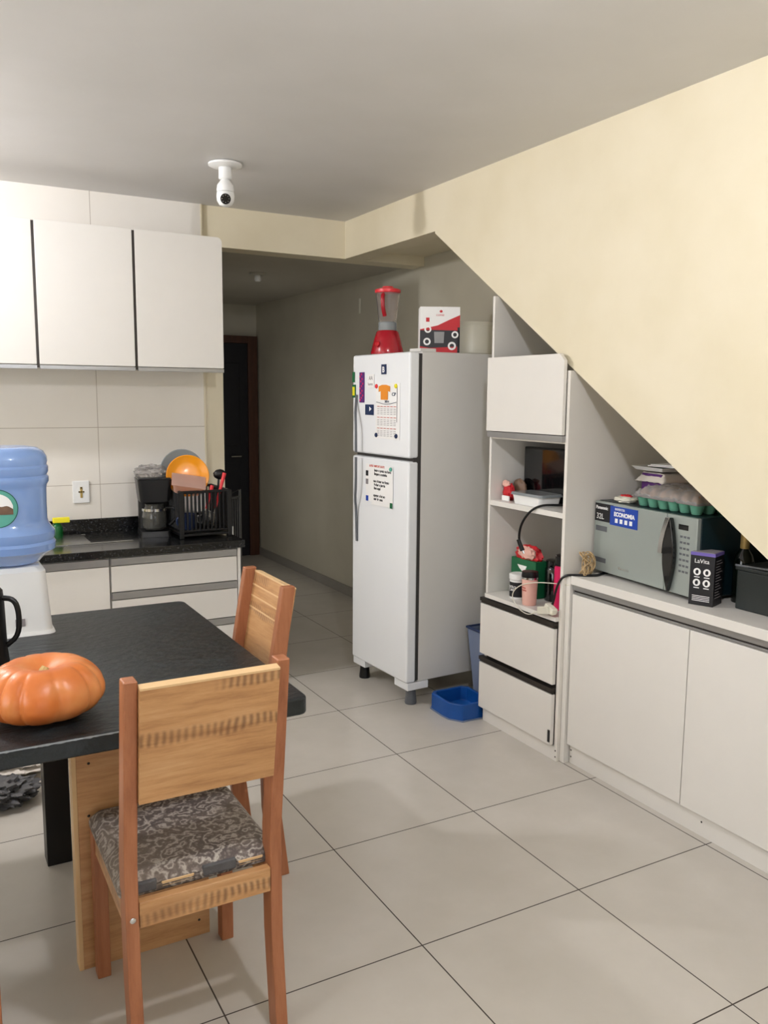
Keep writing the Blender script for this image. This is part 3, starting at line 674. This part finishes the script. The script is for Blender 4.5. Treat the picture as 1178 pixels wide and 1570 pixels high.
bm = bmesh.new(); tube(bm, [(.558, -.117, .955), (.572, -.132, .905)], [.009, .011]); o = obj('plug', bm, 'blackp', t)
bm = bmesh.new(); tube(bm, [(.573, -.133, .905), (.577, -.137, .892)], .005); obj('plug_tip', bm, 'chrome', t)
t = thing('power_strip', 'cream power adapter block lying at the edge of the lower shelf', 'adapter', (.575, -.3, .66))
obj('adapter_block', B(box, -.02, .02, -.055, .045, 0, .035, T=Matrix.Translation((.56, -.325, .655)) @ Matrix.Rotation(R(-14), 4, 'X') @ Matrix.Rotation(R(-12), 4, 'Z')), 'cream', t, .005)
obj('plug_body', B(box, -.015, .015, -.03, .03, 0, .03, T=Matrix.Translation((.555, -.355, .672)) @ Matrix.Rotation(R(20), 4, 'X')), 'cream', t, .005)
bm = bmesh.new(); tube(bm, [(.552, -.28, .66), (.548, -.22, .625), (.548, -.14, .64), (.552, -.08, .69), (.57, -.12, .745), (.58, -.24, .78), (.60, -.42, .80)], .0022, 6, smooth=3)
obj('white_lead', bm, 'cream', t)

# ------------------------------------------------------------------ low cupboard on the right
t = thing('low_cupboard', 'long low white cupboard with two flat doors under the stairs', 'cupboard', (.9, -1.03, 0))
obj('carcass', B(box, .634, 1.17, -1.66, -.43, .085, .80), 'cabin', t)
obj('plinth', B(box, .631, .65, -1.66, -.43, 0, .088), 'cab', t, .001)
for y0, y1 in ((-1.062, -.434), (-1.66, -1.066)):
    obj('door', B(box, .61, .63, y0, y1, .09, .762), 'cab', t, .0015)
bm = B(box, .616, .634, -1.66, -.434, .764, .772); box(bm, .610, .634, -1.66, -.434, .781, .803); obj('handle_profile', bm, 'alu', t, .001)
obj('profile_shadow_gap', B(box, .622, .636, -1.66, -.434, .772, .781), 'darkalu', t)
bm = bmesh.new()
for y, z in ((-.44, .03), (-.44, .06), (-1.15, .055)): lump(bm, (.631, y, z), .0015, .004, .004, 0, seg=8)
obj('screw_holes', bm, 'dark', t)
o = obj('side_worktop', B(box, .60, 1.178, -1.66, -.43, .805, .842), 'cab', bevel=.002); tag(o, 'white worktop under the stairs carrying the microwave', 'worktop')

# microwave
WZ = .842
MW = thing('microwave', 'large silver microwave with dark curved handle on the side worktop', 'microwave', (.735, -.415, WZ), R(-5.3))
MWM = wm(MW)
def mo(name, bm, mat, p=MW, bev=0., **k): return obj(name, bm, mat, p, bev, world=False, **k)
W_ = .60
mo('casing', B(box, .02, .40, -W_, 0, .014, .318), 'mwside', bev=.005)
dr = mo('door', B(box, 0, .02, -.437, 0, .016, .316), 'mwfront', bev=.004)
cp = mo('control_panel', B(box, 0, .02, -W_, -.44, .016, .316), 'mwfront', bev=.004)
bm = B(box, -.0012, 0, -.085, -.012, .19, .205); box(bm, -.0012, 0, -.085, -.012, .205, .212); box(bm, -.0012, 0, -.085, -.012, .055, .075)
mo('vent_slots', bm, 'greyplastic', dr)
bm = bmesh.new(); n = 14
pl = [(0, 0) for i in range(n + 1)]
L_ = [(-.478 + .034 * math.sin(math.pi * i / n), .018 + .288 * i / n) for i in range(n + 1)]; Rr = [(-.478 - .026 * math.sin(math.pi * i / n), .018 + .288 * i / n) for i in range(n + 1)]
prism(bm, L_ + Rr[::-1][1:-1], 'x', -.022, -.001)
mo('handle', bm, 'blackg', dr, .004)
bm = bmesh.new(); L2 = [(a + .022, b) for a, b in L_[7:]]; prism(bm, L_[7:] + L2[::-1], 'x', -.024, -.001); mo('handle_trim', bm, 'chrome', dr, .002)
bm = B(box, -.0016, 0, -.122, -.004, .232, .308); lb = mo('black_label', bm, 'boxblack', dr, smooth=False)
bm = B(box, -.0022, 0, -.275, -.105, .226, .306); mo('blue_label', bm, 'bluepr', dr, smooth=False)
bm = txtbm('Panasonic', .020, faceX(-.0018, -.01, .284), .0006, bold=.0004); join(bm, txtbm('32L', .034, faceX(-.0018, -.014, .242), .0006))
join(bm, txtbm('INVERTER', .014, faceX(-.0024, -.135, .29), .0006)); join(bm, txtbm('ECONOMIA', .024, faceX(-.0024, -.13, .266), .0006, bold=.001))
mo('label_print', bm, 'paper', dr); bm = bmesh.new()
for k in range(4): join(bm, B(box, -.003, -.002, -.155 - .03 * k, -.138 - .03 * k, .238, .256))
mo('label_icons', bm, 'paper', dr)
mo('door_logo', txtbm('Panasonic', .017, faceX(-.0004, -.17, .045), .0006), 'chrome', dr)
bm = B(box, -.001, 0, -.555, -.505, .265, .285); mo('display', bm, 'blackg', cp)
bm = bmesh.new()
for r_ in range(7):
    for c_ in range(3): box(bm, -.0012, 0, -.528 - .018 * c_, -.516 - .018 * c_, .235 - .022 * r_, .243 - .022 * r_)
mo('buttons', bm, 'greyplastic', cp)
for x in (.04, .36):
    for y in (-.04, -.56): mo('foot', B(lathe, [(.012, 0), (.014, .014)], (x, y, 0)), 'blackp')
MTOP = WZ + .318
def mwp(x, y, z=0): return MWM @ Vector((x, y, .318 + z))

# egg tray on the microwave
e0 = mwp(.15, -.385)
t = thing('egg_tray', 'green egg tray under crumpled clear film on top of the microwave', 'egg tray', e0, R(-5.3))
bm = bmesh.new(); NX, NY = 4, 6
for i in range(NX):
    for k in range(NY):
        c = ((i - 1.5) * .06, (k - 2.5) * .058, .0015)
        lathe(bm, [(.016, 0), (.02, .004), (.029, .04), (.031, .04), (.031, .044), (.024, .042), (.015, .008)], c, 10)
obj('tray_cups', bm, 'eggtray', t, world=False)
bm = bmesh.new(); from mathutils import noise
N1, N2 = 26, 38; g = {}
for i in range(N1 + 1):
    for k in range(N2 + 1):
        u, v = i / N1 * 2 - 1, k / N2 * 2 - 1
        h = .088 - .05 * max(abs(u), abs(v)) ** 6 + .012 * noise.noise(Vector((u * 5, v * 7, 1))) + .006 * noise.noise(Vector((u * 13, v * 17, 4)))
        g[i, k] = bm.verts.new((u * .128, v * .186, max(.04, h)))
for i in range(N1):
    for k in range(N2): bm.faces.new((g[i, k], g[i + 1, k], g[i + 1, k + 1], g[i, k + 1]))
o = obj('film', bm, 'film', t, world=False); s = o.modifiers.new('solid', 'SOLIDIFY'); s.thickness = .0008
eb = bmesh.new(); lathe(eb, [(.002, 0), (.012, .003), (.019, .014), (.0215, .026), (.018, .042), (.010, .052), (.002, .055)], (0, 0, 0), 14)
e1 = obj('egg', eb, 'egg')
first = True
ET = wm(t)
for i in range(NX):
    for k in range(NY):
        q = e1 if first else e1.copy()
        if not first: C.objects.link(q)
        first = False
        q.location = ET @ Vector(((i - 1.5) * .06, (k - 2.5) * .058, .018)); tag(q, 'brown egg sitting in the film-covered green tray on the microwave', 'egg', 'eggs in the green tray')

p0 = mwp(.26, -.125)
t = thing('purple_box', 'purple cardboard box under white trays behind the eggs', 'box', p0, R(-5.3))
obj('box_body', B(box, -.07, .05, -.06, .06, .0005, .118), 'purple', t, .002, world=False)
bm = bmesh.new(); g = {}
for i in range(15):
    for k in range(19):
        u, v = i / 14 * 2 - 1, k / 18 * 2 - 1
        r_ = max(abs(u), abs(v)); h = .121 - max(0, r_ - .72) * .13 + .006 * noise.noise(Vector((u * 4, v * 4, 7)))
        if r_ < .75: h = max(h, .1205)
        g[i, k] = bm.verts.new((u * .085, v * .09, h))
for i in range(14):
    for k in range(18): bm.faces.new((g[i, k], g[i + 1, k], g[i + 1, k + 1], g[i, k + 1]))
PM = wm(t); bmesh.ops.transform(bm, matrix=PM, verts=bm.verts)
o = obj('white_cloth', bm, 'cloth'); tag(o, 'white cloth draped over the purple box', 'cloth'); s = o.modifiers.new('solid', 'SOLIDIFY'); s.thickness = .003
t = thing('serving_tray', 'white shallow tray with dark inside on the draped purple box', 'tray', PM @ Vector((-.02, 0, .131)), R(-5.3))
bm = bmesh.new(); frust(bm, (0, 0), .065, .08, .08, .098, 0, .016); obj('tray_body', bm, 'white', t, .001, world=False)
obj('tray_bottom', B(box, -.06, .06, -.074, .074, .007, .010), 'ink', t, world=False)
t = thing('paper_sheets', 'thin pile of white paper lying over the shallow tray', 'paper', PM @ Vector((.02, -.06, .1485)), R(8))
bm = B(box, -.075, .075, -.10, .10, 0, .005); box(bm, -.07, .08, -.105, .09, .006, .010); obj('sheets', bm, 'paper', t, .001, world=False)

bm = bmesh.new(); q_ = mwp(.22, -.34, .132); q_ = mwp(.345, -.36, .075); lump(bm, q_ , .045, .12, .073, .3, 3, seg=36, seed=12)
o = obj('bread_bag', bm, 'bread'); tag(o, 'crumpled brown paper bag behind the egg tray near the sloping wall', 'bag')
t = thing('snack_packet', 'small red and cream packet on the left front of the microwave top', 'packet', mwp(.06, -.12))
bm = bmesh.new(); lump(bm, mwp(.07, -.115, .012), .04, .055, .014, .3, 4, seed=15, flat=.011); obj('packet_body', bm, 'cream', t)
bm = bmesh.new(); lump(bm, mwp(.075, -.11, .022), .02, .03, .010, .4, 5, seed=16); obj('packet_print', bm, 'redp', t)
random.seed(11)
bm = bmesh.new(); c = Vector((.665, -.452, .895)); pts = []
for k in range(120):
    a = k * .62; pts.append(c + Vector((.022 * math.sin(a * .37) + .012 * math.sin(a * 1.7), .020 * math.cos(a) + .008 * random.uniform(-1, 1) - .004, .045 * math.sin(a * .83) + .006 * random.uniform(-1, 1))))
tube(bm, pts, .0024, 6, smooth=1)
o = obj('cord_bundle', bm, 'tan'); tag(o, 'tangled bundle of tan cord beside the microwave', 'cord')
bm = bmesh.new(); tube(bm, [(.75, -.47, .8475), (.68, -.50, .8475), (.615, -.45, .848), (.585, -.40, .84), (.572, -.375, .79), (.57, -.355, .70), (.565, -.345, .69)], .0055, 8, smooth=3)
o = obj('extension_cord', bm, 'blackp'); tag(o, 'black power cord running from the microwave down to the adapter', 'cord')

# right end of the side worktop
t = thing('gift_carton', 'black carton with a violet lid edge and four white circles beside the microwave', 'box', (.715, -1.035, WZ), R(20))
def gb(name, bm, mat, bev=0., **k): return obj(name, bm, mat, t, bev, world=False, **k)
gb('carton_body', B(box, -.045, .045, -.045, .045, .0005, .19), 'boxblack', .001)
bm = B(box, -.0455, .0455, -.0455, .0455, .185, .197); gb('violet_edge', bm, 'violet', .001)
gb('carton_top', B(box, -.042, .042, -.042, .042, .197, .1985), 'greyink')
bm = bmesh.new()
for cy_ in (.018, -.018):
    for cz_ in (.125, .085): lathe(bm, [(.0135, 0), (.0135, .001)], T=faceX(-.0451, cy_, cz_), seg=20)
for k in range(4): box(bm, -.0462, -.045, -.032, .032, .035 - .006 * k, .037 - .006 * k)
join(bm, txtbm('LaVita', .022, faceX(-.0453, .030, .158), .0006))
for cy_ in (.018, -.018):
    for cz_ in (.104, .064): box(bm, -.046, -.045, cy_ - .01, cy_ + .01, cz_, cz_ + .003)
gb('carton_print', bm, 'paper')
bm = bmesh.new()
for cy_ in (.018, -.018):
    for cz_ in (.125, .085): lump(bm, (-.0465, cy_, cz_), .0008, .006, .008, .2, 3, seg=10)
gb('circle_icons', bm, 'ink')
bm = bmesh.new()
for k in range(14): box(bm, -.03, .028 - (k % 3) * .012, -.0462, -.045, .03 + .0105 * k, .0325 + .0105 * k)
gb('side_text', bm, 'greyink')
cyl_thing('wine_bottle', 'dark bottle with gold neck foil behind the black carton', 'bottle', .86, -1.08, WZ, [(.036, 0), (.038, .005), (.038, .15), (.03, .18), (.016, .2), (.014, .215)], 'wine', [(.0145, .2), (.0165, .205), (.0155, .27), (.018, .273), (.018, .288), (.014, .29)], 'gold')
t = thing('storage_box', 'large black plastic storage box at the right end of the side worktop', 'box', (.9, -1.32, WZ))
obj('box_body', B(box, .755, 1.12, -1.40, -1.135, .8425, .985), 'bindark', t, .004)
prim = B(box, .75, 1.12, -1.405, -1.13, .985, 1.0)
obj('box_lid', prim, 'bindark', t, .004)
bm = bmesh.new(); tube(bm, [(.752, -1.13, 1.002), (.758, -1.25, 1.006), (.80, -1.38, 1.006)], .004); obj('lid_trim', bm, 'greyplastic', t)

o = obj('wall_hook', B(box, 1.172, 1.18, 2.65, 2.672, 2.21, 2.32), 'cream', bevel=.002); tag(o, 'small thin white strip fixed high on the dim hallway wall', 'strip')
# ------------------------------------------------------------------ table
t = thing('dining_table', 'black-topped dining table with a plank pedestal and black leg', 'table', (-1.5, -.5, 0))
bm = bmesh.new()
def rounded(x0, x1, y0, y1, r, n=5):
    o_ = []
    for cx_, cy_, s in ((x1 - r, y1 - r, 0), (x0 + r, y1 - r, 90), (x0 + r, y0 + r, 180), (x1 - r, y0 + r, 270)):
        for k in range(n + 1): a = R(s + 90 * k / n); o_.append((cx_ + r * math.cos(a), cy_ + r * math.sin(a)))
    return o_
prism(bm, rounded(-2.45, -.915, -1.105, .135, .03), 'z', .732, .78)
obj('tabletop', bm, 'table', t, .006)
bm = bmesh.new(); random.seed(3); n_ = 90; prev = None
for i in range(n_ + 1):
    x = -1.95 + .62 * i / n_; h_ = .0003 + .0022 * random.random() ** 4; v2 = [bm.verts.new((x, -1.1058, .7765 - h_)), bm.verts.new((x, -1.1052 + h_ * .8, .7795))]
    if prev: bm.faces.new((prev[0], v2[0], v2[1], prev[1]))
    prev = v2
obj('worn_edge', bm, 'greyplate', t)
obj('black_leg', B(box, -1.505, -1.425, -.245, -.165, 0, .732), 'blackwood', t, .003)
bm = B(box, -1.488, -1.128, -.845, -.822, .0, .732); p_ = obj('pedestal_board', bm, 'wped', t, .001)
obj('pedestal_edge', B(box, -1.5, -1.488, -.846, -.80, 0, .732), 'wedge', t, .001)
bm = bmesh.new()
for x, z in ((-1.455, .60), (-1.45, .30), (-1.45, .12), (-1.15, .13), (-1.16, .05), (-1.46, .45)): lump(bm, (x, -.846, z), .004, .0015, .004, 0, seg=8)
obj('screws', bm, 'darkalu', t)
obj('black_leg', B(box, -2.35, -2.27, -.245, -.165, 0, .732), 'blackwood', t, .003)

# ------------------------------------------------------------------ chairs
def make_chair(label, loc, rz):
    t = thing('dining_chair', label, 'chair', loc, rz, None)
    def co(name, bm, mat, bev=.002, p=t, **k): return obj(name, bm, mat, p, bev, world=False, **k)
    for s in (-1, 1):
        xo = s * .176
        pf = [(-.278, 0), (-.222, 0), (-.19, .25), (-.185, .43), (-.185, .53), (-.262, .985), (-.305, .985), (-.243, .53), (-.243, .43), (-.248, .25)]
        bm = bmesh.new(); prism(bm, pf, 'x', xo - .0155, xo + .0155)
        lg = co('back_post', bm, 'wpost', .004)
        if s < 0: bm = bmesh.new(); lathe(bm, [(.007, 0), (.007, .003), (.004, .004)], T=faceY(xo, -.243, .40), seg=12); co('bolt', bm, 'chrome', 0, lg)
        co('front_leg', B(box, xo - .018, xo + .018, .15, .19, 0, .425), 'wpost', .003)
        co('side_rail', B(box, xo - .012, xo + .012, -.20, .152, .365, .428), 'wpanel')
    # backrest board, leaning with the posts
    a = math.atan2(.077, .455); T_ = Matrix.Translation((0, -.222, .53)) @ Matrix.Rotation(a, 4, 'X')
    bm = bmesh.new()
    box(bm, -.16, .16, -.024, .0, .165, .447, T_)
    bk = co('backrest', bm, 'wpanel', .001)
    bm = B(box, -.16, .16, -.024, .0, .447, .452, T_); co('top_edge', bm, 'wedge', 0, bk)
    bm = bmesh.new()
    for z in (.40, .36, .32): box(bm, -.158, .158, -.002, .0015, z, z + .005, T_)
    co('front_groove', bm, 'wedge', 0, bk)
    co('rear_rail', B(box, -.16, .16, -.245, -.222, .375, .438), 'wpanel')
    co('front_rail', B(box, -.16, .16, .155, .178, .365, .428), 'wpanel')
    bm = bmesh.new(); taper(bm, .43, .452, .196, .20, .198, .204, 0, -.005, rad=.018); taper(bm, .452, .478, .198, .204, .175, .182, 0, -.005, rad=.018)
    ct = co('seat_cushion', bm, 'cushion', .006)
    for a_, b_q in ((-.10, -.02), (.09, .155)): co('fabric_patch', B(box, a_, b_q, -.2075, -.20, .440, .455), 'wedge', .003, ct)
    for a_, b_q in ((-.165, -.11), (0, .085)): co('dark_fabric_patch', B(box, a_, b_q, -.2085, -.19, .438, .464), 'rag', .004, ct)
    return t
ch = make_chair('light brown wooden chair with mottled grey cushion, its back towards the near table edge', (-1.268, -1.055, 0), 0)
dup(ch, (-1.075, -.478, 0), R(90), 'light brown wooden chair with grooved backrest pushed in at the right side of the table')
dup(ch, (-1.93, -1.09, 0), R(3), 'wooden chair mostly out of view at the lower left edge beside the near chair')

# ------------------------------------------------------------------ things on the table
TZ = .7805
bm = bmesh.new(); nl = 13; seg = 208; rings = []
pc = Vector((-1.566, -.915, TZ))
n = 40
for i in range(n + 1):
    th = math.pi * i / n; rg = []
    for k in range(seg):
        ph = 2 * math.pi * k / seg; pw = ph + .12 * math.sin(2 * ph) + .08 * math.sin(3 * ph + 1); rib = 1 - (.06 * (abs(math.cos(pw * nl / 2)) ** 12) + .03 * abs(math.cos(pw * nl / 2)) ** 2) * math.sin(th) ** .6
        rr = .141 * math.sin(th) ** .68 * rib * (1 + .02 * math.sin(ph * 2 + 1))
        z = .064 * math.cos(th) * (1 if math.cos(th) > 0 else .95) + .062
        z += .020 * math.exp(-((rr - .085) / .05) ** 2) * (1 if math.cos(th) > 0 else -.1) * (1 + .1 * math.sin(ph))
        if math.cos(th) > 0: z -= .012 * math.exp(-(rr / .03) ** 2)
        rg.append(bm.verts.new(pc + Vector((rr * math.cos(ph) * 1.04, rr * math.sin(ph), max(0, z) * 1.0))))
    rings.append(rg)
for a, b in zip(rings, rings[1:]):
    for k in range(seg): bm.faces.new((a[k], b[k], b[(k + 1) % seg], a[(k + 1) % seg]))
bmesh.ops.remove_doubles(bm, verts=bm.verts, dist=.0002)
t = thing('pumpkin', 'ribbed orange pumpkin on the near left corner of the black table', 'pumpkin', pc)
obj('pumpkin_flesh', bm, 'pumpkin', t)
bm = bmesh.new(); tube(bm, [pc + Vector((0, 0, .110)), pc + Vector((.002, 0, .120)), pc + Vector((.006, .002, .127))], [.015, .009]); obj('stem', bm, 'stem', t)

dx, dy = -1.556, -.005
t = thing('water_dispenser', 'white plastic water dispenser base on the black table', 'dispenser', (dx, dy, TZ))
bm = bmesh.new(); taper(bm, TZ, TZ + .012, .128, .128, .124, .124, dx, dy, rad=.03); taper(bm, TZ + .012, TZ + .215, .120, .120, .106, .106, dx, dy, rad=.03); taper(bm, TZ + .215, TZ + .23, .106, .106, .09, .09, dx, dy, rad=.03)
obj('body', bm, 'white', t)
bm = B(box, dx - .07, dx - .045, dy - .1215, dy - .119, TZ + .035, TZ + .06); box(bm, dx + .0, dx + .03, dy - .1215, dy - .118, TZ + .035, TZ + .06); obj('grey_labels', bm, 'greyink', t)
bz = TZ + .2305
t = thing('water_bottle', 'large blue gallon water bottle upside down on the white dispenser', 'bottle', (dx, dy, bz))
R0 = .152
prof = [(.03, 0), (.07, .002), (.10, .010), (.122, .035), (R0, .052), (R0 + .002, .075), (R0 - .004, .085), (R0, .095), (R0, .115), (R0 - .008, .125), (R0 - .018, .14), (R0 - .022, .155), (R0 - .022, .18), (R0 - .022, .21), (R0 - .021, .26), (R0 - .018, .275), (R0 - .012, .285), (R0 - .012, .30), (R0 - .018, .308), (R0 - .013, .318), (R0 - .012, .335), (R0 - .017, .343), (R0 - .014, .355), (R0 - .016, .37), (R0 - .026, .388), (R0 - .045, .400), (R0 - .07, .404), (.02, .402)]
obj('bottle_body', B(lathe, prof, (dx, dy, bz), 64), 'bottle', t)
rl = R0 - .021
bm = bmesh.new()
def curved_disc(bm, rad, off, a0=R(-100), zc=.215, mi=0, rin=0.):
    N, K = 6, 36; rows = []
    for i in range(N + 1):
        r_ = rin + (rad - rin) * i / N; row = []
        for k in range(K):
            a = 2 * math.pi * k / K; s_, z_ = r_ * math.cos(a), r_ * math.sin(a); an = a0 + s_ / rl
            row.append(bm.verts.new((dx + (rl + off) * math.cos(an), dy + (rl + off) * math.sin(an), bz + zc + z_)))
        rows.append(row)
    for a_, b_2 in zip(rows, rows[1:]):
        for k in range(K): bm.faces.new((a_[k], a_[(k + 1) % K], b_2[(k + 1) % K], b_2[k]))
LA = R(-107)
curved_disc(bm, .062, .002, LA, .208); o = obj('label', bm, 'teal', t)
def strip(bm, cols, off, zc=.208):
    rows = []
    for s_, lo, hi in cols:
        an = LA + s_ / rl; rows.append([bm.verts.new((dx + (rl + off) * math.cos(an), dy + (rl + off) * math.sin(an), bz + zc + z_)) for z_ in (lo, hi)])
    for a_, b_2 in zip(rows, rows[1:]): bm.faces.new((a_[0], b_2[0], b_2[1], a_[1]))
def hh(s_, rad): return math.sqrt(max(0, rad * rad - s_ * s_))
xs = [-.048 + .006 * k for k in range(17)]
bm = bmesh.new(); strip(bm, [(x, max(-.012, -hh(x, .049)), max(hh(x, .049), -.0119)) for x in xs], .0030); obj('label_sky', bm, 'paper', o)
bm = bmesh.new(); strip(bm, [(x, -.02, -.008 + .028 * math.exp(-((x + .012) / .022) ** 2) + .016 * math.exp(-((x - .03) / .018) ** 2)) for x in xs], .0036); obj('label_mountain', bm, 'brownpk', o)
bm = bmesh.new(); curved_disc(bm, .064, .0026, LA, .208, rin=.061); obj('label_ring', bm, 'tealdark', o)
tx, ty = -1.672, -.44
t = thing('thermos', 'black thermos flask with side handle at the left edge of the table', 'thermos', (tx, ty, TZ))
obj('flask_body', B(lathe, [(.066, 0), (.068, .005), (.068, .02), (.064, .06), (.061, .2), (.058, .235), (.045, .25)], (tx, ty, TZ)), 'blackp', t)
obj('cap', B(lathe, [(.046, .25), (.05, .255), (.048, .29), (.035, .297)], (tx, ty, TZ)), 'blackp', t)
bm = bmesh.new(); tube(bm, [(tx + .05, ty - .02, TZ + .215), (tx + .085, ty - .03, TZ + .21), (tx + .097, ty - .034, TZ + .17), (tx + .094, ty - .034, TZ + .10), (tx + .06, ty - .022, TZ + .07)], .008, smooth=2); obj('handle', bm, 'blackp', t)
# floor cloths under the table
bm = bmesh.new(); lump(bm, (-1.60, .33, .042), .13, .10, .042, .6, 5, seg=56, seed=31, flat=.040)
o = obj('floor_rag', bm, 'rag'); tag(o, 'crumpled dark grey rag on the floor behind the table leg', 'rag')
bm = bmesh.new(); lump(bm, (-1.60, .66, .035), .26, .17, .04, .5, 4, seg=56, seed=33, flat=.034)
o = obj('floor_cloth', bm, 'cloth'); tag(o, 'crumpled cream cloth on the floor beyond the grey rag', 'cloth')

# ------------------------------------------------------------------ light, camera
w = bpy.data.worlds.new('world'); bpy.context.scene.world = w; w.use_nodes = True
w.node_tree.nodes['Background'].inputs[0].default_value = (.85, .92, 1, 1); w.node_tree.nodes['Background'].inputs[1].default_value = .35
def area(name, loc, rot, sx, sy, e, col):
    l = bpy.data.lights.new(name, 'AREA'); l.shape = 'RECTANGLE'; l.size = sx; l.size_y = sy; l.energy = e; l.color = col
    o = bpy.data.objects.new(name, l); C.objects.link(o); o.location = loc; o.rotation_euler = rot; return o
area('fill_light_rear', (-1.35, -5.55, 1.15), (R(90), 0, 0), 2.0, 2.0, 16, (.93, .96, 1))  # added fill light in the unseen opening behind the camera
area('fill_light_hall', (-.19, 3.3, .95), (0, R(-90), 0), 1.6, .8, 4, (1, .98, .95))  # made-up weak light that lifts the dark hallway; the wall here is solid
area('fill_light_left', (-3.55, -1.6, 1.5), (0, R(-90), 0), 1.2, 1.8, 28, (.90, .95, 1))  # added fill from the left; the wall behind it has no window

f, yaw, pitch, roll = 1300.09769, .505928660, .135834414, .00842089148
sy, cy_, sp, cp_ = math.sin(yaw), math.cos(yaw), math.sin(pitch), math.cos(pitch)
fw = Vector((sy * cp_, cy_ * cp_, -sp)); r_ = Vector((cy_, -sy, 0)); u_ = r_.cross(fw)
r2 = r_ * math.cos(roll) + u_ * math.sin(roll); u2 = -r_ * math.sin(roll) + u_ * math.cos(roll)
cam = bpy.data.cameras.new('camera'); co_ = bpy.data.objects.new('camera', cam); C.objects.link(co_)
mm = Matrix((r2, u2, -fw)).transposed().to_4x4(); mm.translation = (-1.81806247, -3.14495067, 1.59469776); co_.matrix_world = mm
cam.sensor_fit = 'VERTICAL'; cam.sensor_height = 36; cam.lens = f / 1570 * 36; cam.clip_start = .02
sc = bpy.context.scene; sc.camera = co_
sc.view_settings.view_transform = 'Standard'; sc.view_settings.look = 'None'; sc.view_settings.gamma = 1; sc.view_settings.use_curve_mapping = False
sc.view_settings.exposure = 0.15
